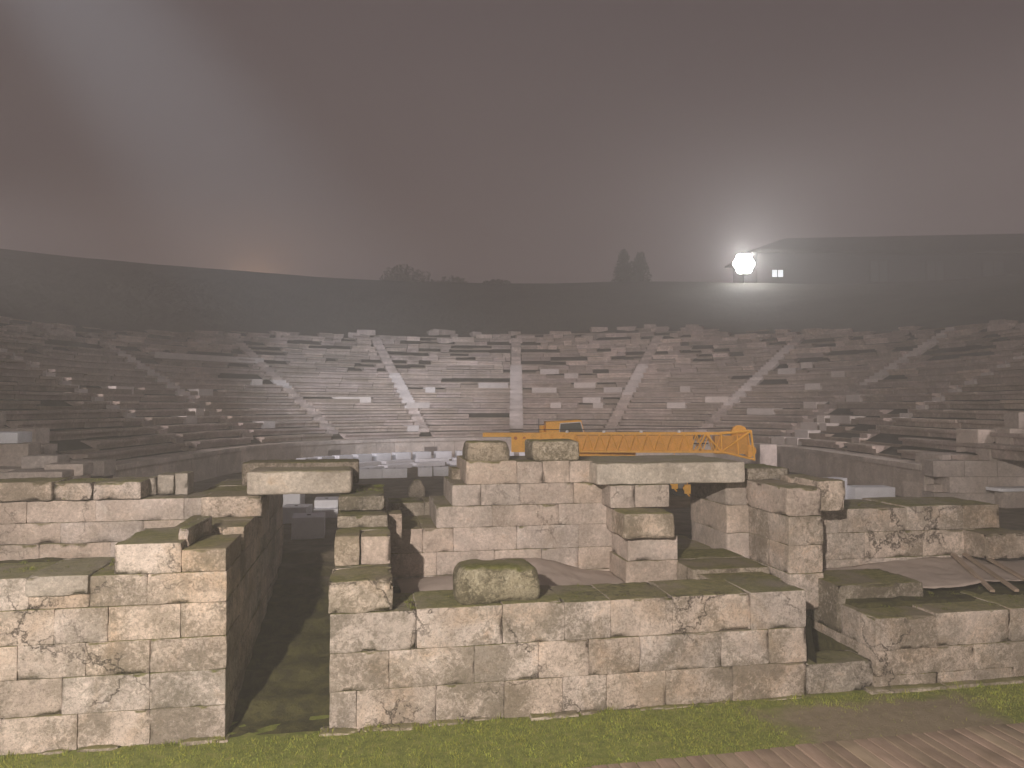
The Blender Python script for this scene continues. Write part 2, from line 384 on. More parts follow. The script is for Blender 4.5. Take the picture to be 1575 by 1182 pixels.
def arcblock(mb, r0, r1, t0, t1, z0, z1, tint, tilt=0.0, dr=0.0, nseg=1):
    vs = []
    for s_ in range(nseg + 1):
        t = t0 + (t1 - t0) * s_ / nseg; dz = tilt * (s_ / nseg - .5)
        vs += [pol(r0 + dr, t, z0 + dz), pol(r0 + dr, t, z1 + dz), pol(r1 + dr, t, z1 + dz), pol(r1 + dr, t, z0 + dz)]
    fs = []
    for s_ in range(nseg):
        a = 4 * s_; b = a + 4
        fs += [(a, a + 1, b + 1, b), (a + 1, a + 2, b + 2, b + 1), (a + 2, a + 3, b + 3, b + 2)]
    fs += [(0, 3, 2, 1), (4 * nseg, 4 * nseg + 1, 4 * nseg + 2, 4 * nseg + 3)]
    mb.add(vs, fs, tint)
def seatblock(mb, r, t0, t1, z, tint, tilt, dr):      # bench stone: projecting lip over a set-back riser
    pr = [(r + .17, z - .42), (r + .15, z - .12), (r, z - .11), (r, z), (r + TREAD + .25, z), (r + TREAD + .25, z - .42)]
    n = 6; m_ = max(1, int((t1 - t0) * r / 1.2))
    vs = [pol(q + dr, t0 + (t1 - t0) * e_ / m_, h + (e_ / m_ - .5) * tilt) for e_ in range(m_ + 1) for q, h in pr]
    mb.add(vs, [(k + e_ * n, k + 1 + e_ * n, k + 1 + n + e_ * n, k + n + e_ * n) for e_ in range(m_) for k in range(5)] + [tuple(range(5, -1, -1)), tuple(range(m_ * n, m_ * n + 6))], tint)
rng = random.Random(11)
for i in range(24):
    r = RS + TREAD * i; zt = ZP + RISE * (i + 1)
    mb = MB(); t = -124.0
    worn = sstep(9, 16, i)
    while t < 124:
        L = rng.uniform(.6, 1.9) if i > 11 else rng.uniform(1.6, 4.5)
        t1 = t + math.degrees(L / r); skip = False
        for s_ in STAIRS:
            hw = math.degrees(.40 / r)
            if t < s_ + hw and t1 > s_ - hw:
                if t >= s_ - hw - .01: t1 = s_ + hw; skip = True; break
                t1 = s_ - hw
        mid = (t + t1) / 2
        side = sstep(35, 80, abs(mid)) * (.3 + .7 * worn)
        gone = rng.random() < (.015 + .20 * worn + .14 * side) or i > rmax_rows(R(mid))
        big = noise.noise(Vector((mid * .11, i * .35, 4)))
        if big > .30 and i > 8: gone = gone or rng.random() < .65
        pale = any(a_ == i and b_ - .2 <= mid <= c_ + .2 for a_, b_, c_ in PALE)
        k = 1 + 1.4 * worn + side
        sp_ = .09 + .15 * worn + .06 * side
        v = rng.uniform(1 - sp_, 1 + sp_) if rng.random() > .02 + .12 * worn else rng.uniform(1.3, 1.6)
        if skip or pale or gone:                      # only the bed of the stone is left
            if i <= rmax_rows(R(mid)) + .5:
                arcblock(mb, r + .05, r + TREAD + .25, R(t), R(t1), zt - .42, zt - (.10 if pale else rng.uniform(.2, .3)), (.75, .72, .66, .9))
            elif mb.v: mb.build('seat_row', M_SEAT, root); mb = MB()
        else: seatblock(mb, r, R(t) + .0006, R(t1) - .0008, zt + rng.uniform(-.02, .015) * k, (v * 1.02, v, v * rng.uniform(.95, 1.02), rng.random()), tilt=rng.uniform(-.015, .015) * k, dr=rng.uniform(-.02, .04) * k)
        t = t1
    if mb.v: mb.build('seat_row', M_SEAT, root)
for a_, b_, c_ in PALE:
    mb = MB(); r = RS + TREAD * a_; zt = ZP + RISE * (a_ + 1)
    arcblock(mb, r - .04, r + TREAD + .1, R(b_), R(c_), zt - .33, zt + .03, rtint(rng, .8, 1.1, .02), nseg=max(1, int((c_ - b_) / 2)))
    mb.build('restored_seat_block', M_REST, root)
# radial stairways
for s_ in STAIRS:
    mb = MB(); last = None; i0, i1 = (1, 21)
    if s_ == 0: i0 = 1.5
    gap = random.Random(s_ + 200); n = int((i1 - i0) * 2)
    for q in range(n + 1):
        fi = i0 + q * .5; pale = {0: fi < 14, -23: 4.5 < fi < 12, 23: 7 < fi < 14, 46: 5 < fi < 17, 69: 8 < fi < 18, 92: 3 < fi < 16, -69: 6 < fi < 14, -92: 3 < fi < 16, -46: 8 < fi < 10}.get(s_, False)
        stop = q == n or (not pale and fi > rmax_rows(R(s_)) - .5)
        if mb.v and (stop or pale != last): mb.build('restored_steps' if last else 'stairway', M_REST if last else M_SEAT, root); mb = MB()
        last = pale
        if stop: continue
        r = RS + TREAD * fi; z = ZP + RISE * (fi + .5)
        v = gap.uniform(.8, 1.1) if pale else gap.uniform(.75, 1.4)
        hw = (.36 + (.07 if pale else 0)) / r
        arcblock(mb, r, r + .6, R(s_) - hw, R(s_) + hw, z - .3, z + .02, (v, v, v * 1.01, .2))
# end walls of the two wings, of squared stones
for sg in (-1, 1):
    mb = MB()
    for cz in range(16):
        z0 = .95 + cz * .5; r = 12.9 + (.5 if cz % 2 else 0)
        while r < 30:
            L = rng.uniform(.9, 1.6); v = rng.uniform(.8, 1.1)
            if z0 + .25 < hill_z(r + L, R(120)): mb.box(min(sg * r, sg * (r + L - .015)), max(sg * r, sg * (r + L - .015)), -9.6 + rng.uniform(-.02, .02), -8.9, z0, z0 + .49, (v, v, v, rng.random()))
            r += L
    mb.build('end_wall', M_PODIUM, root)
# long pale parapet strip low in the left wedge
mb = MB()
arcblock(mb, RS + TREAD * 13, RS + TREAD * 13 + .5, R(-64), R(-45.5), ZP + RISE * 13.3, ZP + RISE * 14.3, (1, 1, 1, .4), nseg=12)
mb.build('parapet', M_REST, root)
# tumbled stones lying along the upper rows
rub = MB()
for q in range(60):
    th = rng.uniform(-85, 85); i = rmax_rows(R(th)) + rng.uniform(-1.5, 1.2)
    if q > 90: th = rng.choice((-1, 1)) * rng.uniform(84, 128); i = rng.uniform(1, 15)
    r = RS + TREAD * i; p = pol(r, R(th), hill_z(r, R(th)) + (.12 if q <= 90 else -.02))
    Mx = Matrix.Translation(p) @ Matrix.Rotation(-R(th) + rng.uniform(-.5, .5), 4, 'Z') @ Matrix.Rotation(rng.uniform(-.15, .15), 4, 'X')
    v = rng.uniform(.8, 1.4); a_ = rng.uniform(.35, .8) * (1 if q <= 90 else .6)
    if q > 90: Mx = Mx @ Matrix.Rotation(rng.uniform(.1, .4), 4, 'X') @ Matrix.Rotation(rng.uniform(-.25, .25), 4, 'Y')
    rub.box(-a_, a_, -.3, .3, -.3, rng.uniform(.04, .16), (v, v, v, rng.random()), Mx)
tag(rub.build('fallen_stones', M_SEAT, root), kind='stuff')

# podium wall round the orchestra
root = empty('podium_wall', TC, RZ)
tag(root, 'low curved wall of smooth upright slabs round the orchestra, below the lowest seats', 'curved wall')
mb = MB(); t = -124.0; rg = random.Random(5)
while t < 124:
    t1 = t + rg.uniform(4.2, 6.5); v = rg.uniform(.85, 1.15)
    arcblock(mb, R0 - .02 + rg.uniform(-.012, .012), R0 + .3, R(t) + .0006, R(min(t1, 124)) - .0006, 1.0, ZP - .16, (v, v * .99, v * .97, rg.random()), nseg=3); t = t1
mb.build('upright_slabs', M_PODIUM, root)
mb = MB(); t = -124.0
while t < 124:
    t1 = t + rg.uniform(4, 8); v = rg.uniform(.95, 1.2)
    arcblock(mb, R0 - .12, R0 + .9, R(t) + .0005, R(min(t1, 124)) - .0005, ZP - .16, ZP + rg.uniform(0, .02), (v, v, v, rg.random()), nseg=3); t = t1
mb.build('coping', M_PODIUM, root)
mb = MB()
for th in (-50, -23, 24):  # dark-tinted blocks on the wall face stand for the shade in niches
    arcblock(mb, R0 - .07, R0 + .2, R(th) - .03, R(th) + .03, 1.25, 1.75, (.45, .45, .45, .5))
    mb.build('niche_shade', M_SEAT, root); mb = MB()

# ================================================================== masonry walls of the scene building
SEED = [100]
def wall(label, cat, courses, mat, axis='x', caps=0, res=.075, amp=.005, chip=.03, gap=.0004, jog=.012):
    """courses: (z0, z1, [joints], c0, c1): stones between joints along the axis, c0..c1 across it.
       the last `caps` courses become capstone parts."""
    rt_ = empty('stone_wall', (0, 0, 0)); tag(rt_, label, cat)
    xs0 = min(c[2][0] for c in courses); y0_ = courses[0][3]
    rt_.location = (xs0, y0_, 0) if axis == 'x' else (y0_, xs0, 0)
    inv = Matrix.Translation(-rt_.location)
    body = MB(); n = len(courses)
    for k, cc in enumerate(courses):
        z0, z1, js, c0, c1 = cc[:5]; lichen = cc[5] if len(cc) > 5 else None
        for a_, b_ in zip(js[:-1], js[1:]):
            SEED[0] += 1; rg = random.Random(SEED[0]); ti = rtint(rg, .91, 1.08, .03, lichen)
            j0 = rg.uniform(-jog, jog); tgt = MB() if k >= n - caps else body
            A = (a_ + gap, b_ - gap); Cc = (c0 + j0, c1)
            X, Y_ = (A, Cc) if axis == 'x' else (Cc, A)
            if axis == 'x-' : X, Y_ = A, (c0, c1 + j0)
            stone(tgt, X[0], X[1], Y_[0], Y_[1], z0 + gap, z1 - gap + (rg.uniform(-.02, .03) if k >= n - caps else 0), SEED[0], res, amp=amp, chip=chip * (1.3 if k >= n - caps else 1), M=inv, tint=ti)
            if tgt is not body: tgt.build('capstone', mat, rt_)
    if body.v: body.build('masonry', mat, rt_)
    return rt_
def loose(name, label, cat, x0, x1, y0, y1, z0, z1, mat, seed, rz=0, tx=0, ty=0, group=None, **kw):
    mb = MB(); cx_, cy_ = (x0 + x1) / 2, (y0 + y1) / 2
    Mx = Matrix.Rotation(tx, 4, 'X') @ Matrix.Rotation(ty, 4, 'Y')
    stone(mb, x0 - cx_, x1 - cx_, y0 - cy_, y1 - cy_, 0, z1 - z0, seed, M=Mx, **kw)
    return tag(mb.build(name, mat, loc=(cx_, cy_, z0), rz=rz), label, cat, group)

F = 10.17
# front wall, middle
w4 = wall('long front wall of large lichened blocks with a mossy top, in the middle facing the grass', 'ruined wall', [
    (0, .49, [-.50, -.16, .86, 1.76, 2.56, 3.18, 4.03, 5.02, 6.15], F, 11.1),
    (.49, .98, [-.50, .25, 1.36, 2.23, 2.93, 3.65, 4.85, 5.57, 6.15], F, 11.1),
    (.98, 1.48, [-.50, .60, 1.74, 2.59, 3.24, 4.14, 5.30, 6.15], F, 11.15)], M_STONE, caps=1, res=.06, chip=.032)
# footing ledge
mb = MB()
for a_, b_ in ((-.62, -.1), (-.08, .7), (.74, 1.3), (1.36, 1.75), (2.1, 2.75), (2.8, 3.1), (3.6, 4.5), (4.55, 4.9), (5.3, 6.3)):
    SEED[0] += 1; stone(mb, a_ - .5, b_ - .5, -.03 - random.Random(SEED[0]).uniform(0, .11), .1, -.12, .015 + random.Random(SEED[0] + 7).uniform(0, .03), SEED[0], .05, r=.015, amp=.03, chip=.16, tint=(.9, .9, .85, .8))
mb.v = [(x + .5 + .5, y, z) for x, y, z in mb.v]
mb.build('footing', M_STONE, w4)
# front wall, left
w1 = wall('tall front wall of pale ochre-stained blocks at the left edge, beside the passage', 'ruined wall', [
    (0, .43, [-6.3, -5.2, -4.3, -3.46, -2.64, -1.76], F, 11.15),
    (.43, .87, [-6.1, -4.85, -3.64, -2.65, -1.76], F, 11.15),
    (.87, 1.28, [-6.2, -5.1, -4.13, -3.38, -2.65, -1.75], F, 11.15),
    (1.28, 1.70, [-5.9, -4.7, -3.73, -3.13, -2.3, -1.76], F, 11.15),
    (1.70, 2.08, [-6.3, -5.0, -4.02, -3.35, -2.69, -1.76], F, 11.2),
    (2.08, 2.46, [-3.08, -2.30], F, 11.5), (2.08, 2.36, [-2.295, -1.77], F - .0, 11.3)], M_STONE, caps=2, res=.06, chip=.03)
mb = MB()
for a_, b_ in ((-5.4, -4.6), (-3.9, -3.5), (-3.45, -2.95), (-2.9, -2.3), (-2.28, -1.7)):
    SEED[0] += 1; stone(mb, a_, b_, -.03 - random.Random(SEED[0]).uniform(0, .12), .1, -.12, .015 + random.Random(SEED[0] + 7).uniform(0, .03), SEED[0], .05, r=.015, amp=.03, chip=.16, tint=(.9, .9, .85, .8))
mb.v = [(x + 6.3, y, z) for x, y, z in mb.v]
mb.build('footing', M_STONE, w1)
loose('stone_block', 'smooth pale block set into the top of the left front wall near the photo edge', 'stone block', -4.05, -3.35, F - .035, 11.3, 1.86, 2.10, M_LINTEL, 31, tint=(.9, .88, .86, .0))
loose('stone_block', 'thin upright rough slab standing on the corner of the left front wall', 'stone block', -2.36, -2.22, F + .22, 11.45, 2.36, 2.60, M_STONE, 32, rz=R(-4), chip=.08)
# passage, left wall
W2 = wall('shadowed wall along the left side of the narrow passage, running back from the corner', 'ruined wall', [
    (.0, .43, [11.2, 12.4, 13.3, 14.6, 15.5, 16.6], -2.9, -1.78), (.43, .87, [11.2, 11.9, 13.1, 14.2, 15.4, 16.6], -2.9, -1.77),
    (.87, 1.28, [11.2, 12.2, 13.5, 14.5, 15.7, 16.6], -2.9, -1.78), (1.28, 1.70, [11.2, 12.0, 12.9, 14.1, 15.2, 16.6], -2.9, -1.76),
    (1.70, 2.08, [11.25, 12.3, 13.3, 14.4, 15.5, 16.6], -2.9, -1.78), (2.08, 2.42, [11.55, 12.3, 12.98], -2.75, -1.77), (2.08, 2.66, [14.02, 15.2, 16.6], -2.9, -1.77)], M_STONE, axis='y', caps=1, res=.1)
# left back wall
W3 = wall('long back wall of neat pale blocks with a lichened top row, behind the left front wall', 'ruined wall', [
    (1.2, 1.70, [-9.5, -8.1, -7.2, -5.54, -5.0, -3.98, -2.9], 13, 14), (1.70, 2.02, [-9.5, -8.4, -7.0, -5.9, -5.0, -3.98, -2.91], 13, 14),
    (2.02, 2.34, [-9.4, -8.2, -6.6, -5.6, -4.71, -3.51, -2.44, -1.72], 13, 14),
    (2.34, 2.68, [-9.5, -8.0, -6.8, -6.0, -5.19, -4.21, -2.91, -2.55, -1.66], 13.01, 14)], M_CLEAN, caps=0, res=.09)
for k, (a_, b_) in enumerate(((-8.9, -7.6), (-7.6, -6.5), (-6.5, -5.75), (-5.75, -4.8), (-4.8, -4.23), (-4.23, -3.52))):
    rg = random.Random(300 + k); m2 = MB(); stone(m2, a_ + .01 + 9.5, b_ - .01 + 9.5, -.06 + rg.uniform(-.03, .03), .8, 2.69, 2.95 + rg.uniform(-.01, .03), 300 + k, .07, chip=.07, tint=rtint(rg, .9, 1.1, .03, .8))
    m2.build('capstone', M_STONE, W3)
loose('stone_block', 'rough corner block on the back wall beside the left lintel', 'stone block', -2.56, -1.66, 12.55, 13.5, 2.42, 2.74, M_STONE, 33, tint=(.95, .93, .9, .75))
for k, (a_, b_, z, l) in enumerate(((-3.58, -3.44, 2.97, 'leftmost, narrowest of three small upright stones on the left back wall'), (-3.42, -3.17, 3.02, 'middle of three small upright stones on the left back wall'), (-3.14, -2.95, 3.04, 'rightmost of three small upright stones on the left back wall'))):
    loose('upright_stone', l, 'upright stone', a_, b_, 13.4, 13.9, 2.69, z, M_LINTEL, 34 + k, ty=R((-4, 2, 0)[k]), tint=(.92, .9, .88, .2), chip=.03, group='upright stones on the left back wall')
# passage, right wall
W5 = wall('broken wall on the right side of the passage, its mossy top climbing towards the lintel', 'ruined wall', [
    (0, .49, [11.1, 12.2, 13.3, 14.3], -.5, .33), (.49, .98, [11.15, 12.6, 13.4, 14.3], -.5, .33), (.98, 1.48, [11.15, 12.0, 13.2, 14.3], -.5, .33),
    (1.48, 1.90, [11.05, 12.2, 13.2, 14.3], -.49, .31), (1.90, 2.30, [11.75, 12.5, 13.4, 14.3], -.48, .27), (2.30, 2.50, [11.95, 12.7, 13.5, 14.3], -.48, .26), (2.50, 2.74, [12.35, 13.2, 14.3], -.48, .22)], M_MOSSY, axis='y', caps=2, res=.08, chip=.06)
loose('stone_block', 'narrow dark-flecked upright block, left one of a pair above the passage corner', 'stone block', -.49, -.145, 11.08, 11.75, 1.905, 2.32, M_STONE, 41, tint=(.92, .9, .82, .95), group='pair of blocks above the passage corner')
loose('stone_block', 'wider pale upright block, right one of a pair above the passage corner', 'stone block', -.125, .29, 11.1, 11.72, 1.905, 2.30, M_CLEAN, 42, tint=(1.1, 1.08, 1.05, .5), group='pair of blocks above the passage corner')
loose('stone_block', 'eroded layered block on the left end of the middle front wall', 'stone block', -.52, .30, F - .02, 11.05, 1.49, 1.89, M_STONE, 43, amp=.022, chip=.09, tint=(1.0, 1.0, .97, .6))
loose('stone_block', 'small block stepping out beside the rubble slope, above the recess', 'stone block', .2, .50, 12.45, 13.0, 1.9, 2.42, M_CLEAN, 44, tint=(.9, .88, .86, .5))
# boulder on the front wall
loose('mossy_boulder', 'big rounded block covered in moss and lichen, lying on the middle front wall', 'boulder', 1.13, 2.30, 10.22, 10.95, 1.49, 1.97, M_MOSSY, 47, amp=.05, chip=.16, r=.11, res=.05, taper=.10, tint=(.95, .98, .85, .9))
# middle back wall
W6 = wall('high back wall of pale ashlar blocks stepping up from the recess to the right doorway', 'ruined wall', [
    (.7, 1.30, [.33, 1.4, 2.5, 3.3, 4.2], 13, 14.6), (1.30, 1.69, [.33, 1.1, 2.08, 2.9, 3.56, 4.2], 13, 14.6),
    (1.69, 2.09, [.33, .86, 1.38, 2.47, 3.56, 4.2], 13, 14.6), (2.09, 2.45, [1.09, 2.04, 3.21, 4.2], 13, 14.6),
    (2.45, 2.81, [1.36, 1.85, 2.53, 3.48, 4.2], 13, 14.6), (2.81, 3.19, [1.60, 2.47, 2.93, 3.40, 3.82], 13, 14.6)], M_CLEAN, caps=1, res=.075)
loose('stone_block', 'flat-topped moulded mossy block, left one of two on the high back wall', 'stone block', 1.62, 2.36, 13.02, 13.8, 3.19, 3.53, M_MOSSY, 51, r=.06, taper=.07, amp=.018, chip=.07, res=.05, tint=(1.05, 1.03, .98, .6), group='two mossy blocks on the high back wall')
loose('stone_block', 'speckled squared block on the high back wall, before the crane cab', 'stone block', 2.76, 3.60, 13.02, 13.8, 3.19, 3.54, M_MOSSY, 52, r=.05, amp=.016, chip=.06, res=.05, tint=(1.2, 1.2, 1.15, .4), group='two mossy blocks on the high back wall')
W12 = wall('low rear wall seen through the broken recess, left of the high back wall', 'ruined wall', [
    (1.0, 1.9, [.37, 1.1, 1.9], 14.8, 15.6), (1.9, 2.3, [.34, 1.02, 1.9], 14.8, 15.6)], M_MOSSY, caps=1, res=.1)
loose('stone_block', 'dark leaning block at the foot of the first high course, edge of the recess', 'stone block', 1.42, 1.66, 14.0, 14.6, 2.46, 3.0, M_MOSSY, 53, ty=R(4))
# door pier left
W7 = wall('squat pier of stacked blocks carrying the left end of the right lintel', 'stone pier', [
    (.9, 1.60, [4.12, 5.02], 12.1, 14.4), (1.60, 1.99, [4.16, 5.02], 12.12, 14.4), (2.42, 2.80, [3.98, 4.42, 5.03], 12.5, 14.4)], M_CLEAN, res=.07)
m2 = MB(); stone(m2, 4.2 - 4.12, 5.02 - 4.12, .5, 2.3, 1.99, 2.42, 61, .08); m2.build('inner_block', M_CLEAN, W7)
loose('stone_block', 'rough block jutting forward halfway up the left door pier', 'stone block', 4.02, 4.88, 11.88, 12.62, 2.0, 2.41, M_STONE, 62, amp=.03, chip=.10, r=.05, res=.05, tint=(1.02, 1, .95, .8))
# door pier right + buttress
W8 = wall('tall right door pier with a buttress running forward, faces in half shade', 'stone pier', [
    (.9, 1.35, [6.32, 7.35], 13.0, 14.6), (1.35, 1.85, [6.33, 7.35], 13.0, 14.6), (1.85, 2.35, [6.32, 7.35], 13.0, 14.6), (2.35, 2.79, [6.33, 7.35], 13.0, 14.6)], M_CLEAN, res=.08)
m2 = MB()
for k, (y0_, y1_, z0, z1) in enumerate(((11.6, 12.98, .9, 1.40), (11.62, 12.3, 1.40, 1.86), (12.3, 12.98, 1.40, 1.86), (11.6, 12.98, 1.86, 2.335))):
    stone(m2, 6.73 - 6.32, 7.345 - 6.32, y0_ - 13.0, y1_ - 13.0, z0, z1, 70 + k, .07, amp=.005, chip=.02)
m2.build('buttress', M_STONE, W8)
loose('stone_block', 'large tilted block on top of the buttress right of the doorway, pale on its front', 'stone block', 6.69, 7.30, 11.58, 13.0, 2.34, 2.80, M_CLEAN, 75, tint=(1.05, 1.03, 1.03, .3), chip=.08, amp=.02)
loose('stone_block', 'upper block right of the tilted one, at the end of the buttress top', 'stone block', 7.31, 7.80, 11.66, 12.9, 2.40, 2.90, M_STONE, 76, tint=(1, .98, .95, .5), chip=.09, amp=.02)
loose('stone_block', 'flat dark-topped slab behind the buttress, beside the right lintel end', 'stone block', 6.6, 7.6, 13.05, 14.3, 2.80, 3.0, M_MOSSY, 77, chip=.1, amp=.03)
# lintels
loose('lintel', 'long pale marble lintel spanning the right doorway in front of the crane', 'lintel', 3.76, 6.44, 12.52, 14.5, 2.81, 3.17, M_LINTEL, 81, r=.025, chip=.05, amp=.012, tint=(1.1, 1.08, 1.04, .25))
loose('lintel', 'pale streaked marble lintel spanning the narrow left passage, the front one of two', 'lintel', -1.90, -.29, 12.55, 13.45, 2.75, 3.12, M_LINTEL, 82, r=.05, chip=.05, tint=(1, .97, .93, .25), group='two lintels over the left passage')
loose('lintel', 'dark weathered slab lying behind the front lintel of the left passage', 'lintel', -2.12, -.20, 13.5, 14.3, 2.80, 3.19, M_MOSSY, 83, r=.03, chip=.05, tint=(.8, .78, .78, .7), group='two lintels over the left passage')
# threshold wall between front wall and doorway
W11 = wall('low mossy cross wall joining the middle front wall to the doorway threshold', 'ruined wall', [
    (.5, 1.12, [11.16, 12.1, 13.0], 5.0, 6.25), (1.12, 1.58, [11.45, 12.3, 13.1], 5.0, 6.3)], M_MOSSY, axis='y', caps=1, res=.08)
W11b = loose('stone_slab', 'flat mossy slab lying on the right half of the middle front wall', 'stone slab', 5.1, 6.2, 10.9, 11.9, 1.36, 1.50, M_MOSSY, 84, r=.02, rz=R(2))
loose('stone_slab', 'threshold slab on the floor of the right doorway', 'stone slab', 5.05, 6.3, 13.12, 15.0, 1.05, 1.5, M_CLEAN, 85)
# right back wall
W9 = wall('right-hand back wall of three visible courses, running from the buttress to the right', 'ruined wall', [
    (.6, 1.08, [7.36, 8.4, 9.5, 10.6, 11.6], 12.5, 13.6), (1.08, 1.41, [7.37, 7.89, 9.11, 10.17, 11.0], 12.5, 13.6), (1.41, 1.88, [7.36, 7.83, 8.72, 9.91, 11.0], 12.5, 13.6),
    (1.88, 2.30, [7.36, 8.22, 9.58, 10.75, 11.52], 12.5, 13.8)], M_STONE, caps=1, res=.075)
loose('stone_block', 'single worn block jutting from the right end of the right back wall', 'stone block', 10.75, 11.72, 12.0, 12.85, 1.42, 1.86, M_STONE, 91, tint=(.85, .83, .8, .7), chip=.1)
# right front wall
W10 = wall('low front wall at the right edge, lichened blocks with a broad mossy top', 'ruined wall', [
    (-.05, .20, [7.24, 8.3, 9.6, 10.8, 12.6], F + .02, 11.9), (.20, .58, [7.26, 8.9, 10.3, 11.4, 12.6], F, 11.9), (.58, 1.06, [7.24, 8.24], F - .03, 11.0), (.58, 1.08, [8.26, 9.55, 10.75, 12.6], F, 11.6)], M_STONE, caps=2, res=.065, chip=.04)
m2 = MB()
for k, (y0_, y1_, z1) in enumerate(((11.02, 11.6, 1.32),)):
    stone(m2, .0, 1.5, y0_ - F, y1_ - F + .5, .58, z1, 95 + k, .08, chip=.08, M=None)
m2.build('capstone', M_MOSSY, W10)
mb = MB()
for a_, b_ in ((-.15, 1.1), (1.1, 2.4), (2.4, 4.2)):
    SEED[0] += 1; stone(mb, a_, b_, -.15, .1, -.12, .05, SEED[0], .08, r=.02, amp=.02, chip=.10, tint=(.9, .9, .85, .8))
mb.build('footing', M_STONE, W10)
loose('stone_block', 'low grey sill block closing the dark gap between the two front walls', 'stone block', 6.17, 7.24, F + .04, 10.75, .0, .43, M_STONE, 97, tint=(.72, .74, .74, .4), chip=.08)
loose('stone_slab', 'grey slab deep inside the dark gap between the two front walls', 'stone slab', 6.3, 7.3, 11.6, 12.4, .8, 1.1, M_CLEAN, 98, tint=(.9, .88, .85, .3))

# protective sheets and battens lying in the rooms
def sheet(name, label, x0, x1, y0, y1, zf, seed, nx=48, ny=24):
    mb = MB(); vs = []; off = Vector((seed * 3.1, seed, 0))
    for j in range(ny + 1):
        for i in range(nx + 1):
            u, v_ = i / nx, j / ny
            x = x0 + (x1 - x0) * u + .12 * noise.noise(Vector((v_ * 3, seed, 1))) * (1 if u in (0, 1) else .3); y = y0 + (y1 - y0) * v_ + .1 * noise.noise(Vector((u * 4, seed, 5))) * (1 if v_ in (0, 1) else .3)
            z = zf(u, v_) + .05 * fbm(Vector((x * 1.6, y * 2.2, seed)), 3) + .018 * abs(noise.noise(Vector((x * 5, y * 3, seed + 4))))
            vs.append((x, y, z))
    n = nx + 1
    mb.add(vs, [(j * n + i, j * n + i + 1, (j + 1) * n + i + 1, (j + 1) * n + i) for j in range(ny) for i in range(nx)], smooth=True)
    o = mb.build(name, M_SHEET); s_ = o.modifiers.new('thick', 'SOLIDIFY'); s_.thickness = .012
    return tag(o, label, 'ground sheet')
sheet('ground_sheet', 'rumpled beige protective sheet in the hollow left of the mossy boulder', .45, 1.75, 11.3, 12.95, lambda u, v: 1.27 + .16 * math.exp(-((u - .6) ** 2 + (v - .5) ** 2) * 7), 1)
sheet('ground_sheet', 'long beige protective sheet heaped against the back wall behind the mossy boulder', 1.8, 4.1, 11.3, 12.98, lambda u, v: 1.25 + .32 * math.exp(-((u - .28) ** 2 * 5 + (v - 1.0) ** 2 * 3)), 2)
sheet('ground_sheet', 'wide beige protective sheet spread over the fill behind the right front wall', 7.5, 12.6, 11.1, 12.48, lambda u, v: 1.16 + .22 * math.exp(-((u - .5) ** 2 * 5)) * (.4 + .6 * v) , 3, 80)
for k, (p0, p1, l) in enumerate((((10.35, 12.3, 1.47), (9.75, 10.75, 1.20), 'leftmost of three timber battens on the right-hand sheet'), ((10.6, 12.32, 1.46), (10.15, 10.7, 1.20), 'middle one of three timber battens on the right-hand sheet'), ((10.9, 12.3, 1.46), (10.62, 10.75, 1.22), 'rightmost of three timber battens on the right-hand sheet'))):
    mb = MB(); a_ = Vector(p0); b_ = Vector(p1); L = (b_ - a_).length
    Mx = (b_ - a_).to_track_quat('X', 'Z').to_matrix().to_4x4(); mb.box(0, L, -.035, .035, -.02, .02, (1.0, .98, .95, .5), Mx)
    tag(mb.build('timber_batten', M_WOOD, loc=a_), l, 'batten', 'timber battens on the right-hand sheet')

# ================================================================== far retaining walls at the parodoi
def simple_wall(label, cat, blocks, mat=M_PODIUM, name='retaining_wall'):
    if blocks[0][0] > 15: blocks = [(a_ * .9, b_ * .9, c_ * .9, d_ * .9 + .2, max(.9, 4.14 - (4.14 - e_) * .9) if e_ > 1.1 else .9, 4.14 - (4.14 - f_) * .9) for a_, b_, c_, d_, e_, f_ in blocks]
    x0 = blocks[0][0]; y0_ = blocks[0][2]; rt_ = empty(name, (x0, y0_, 0)); tag(rt_, label, cat); mb = MB()
    for k, b in enumerate(blocks):
        stone(mb, b[0] - x0, b[1] - x0, b[2] - y0_, b[3] - y0_, b[4], b[5], 500 + k + int(x0 * 7), .2, r=.02, amp=.012, chip=.04, tint=rtint(random.Random(k), .85, 1.05, .03))
    mb.build('masonry', mat, rt_); return rt_
simple_wall('far grey retaining wall of smooth blocks at the right edge, below the seats', 'retaining wall', [(19.8, 21.4, 24, 25.2, 1.4, 1.92), (21.42, 23.4, 24, 25.2, 1.4, 1.92), (23.42, 26.0, 24, 25.2, 1.4, 1.92), (19.85, 20.9, 24, 25.2, 1.93, 2.42), (20.92, 22.4, 24, 25.2, 1.93, 2.42), (22.42, 25.8, 24, 25.2, 1.93, 2.42), (19.4, 26, 23.9, 25.4, 1.0, 1.39)])
simple_wall('square grey stone pier standing on the far right retaining wall', 'stone pier', [(21.34, 22.63, 24.05, 24.9, 2.43, 3.3)], name='stone_pier')
simple_wall('second stone pier at the very right edge on the retaining wall', 'stone pier', [(22.9, 24.2, 24.05, 24.9, 2.43, 3.34)], name='stone_pier')
simple_wall('distant left retaining wall of broken masonry with a ragged top', 'retaining wall', [(-13, -9.4, 21, 22, 1.0, 2.5), (-9.38, -8.1, 20.5, 21.5, 1.0, 2.62), (-8.08, -6.7, 19.2, 20.4, 1.0, 2.5), (-8.15, -6.85, 19.0, 20, 2.5, 2.66)], M_PODIUM)
loose('stone_block', 'loose grey block upright behind the left back wall', 'stone block', -8.36, -7.55, 20.6, 21.4, 2.62, 2.92, M_PODIUM, 120, chip=.03)
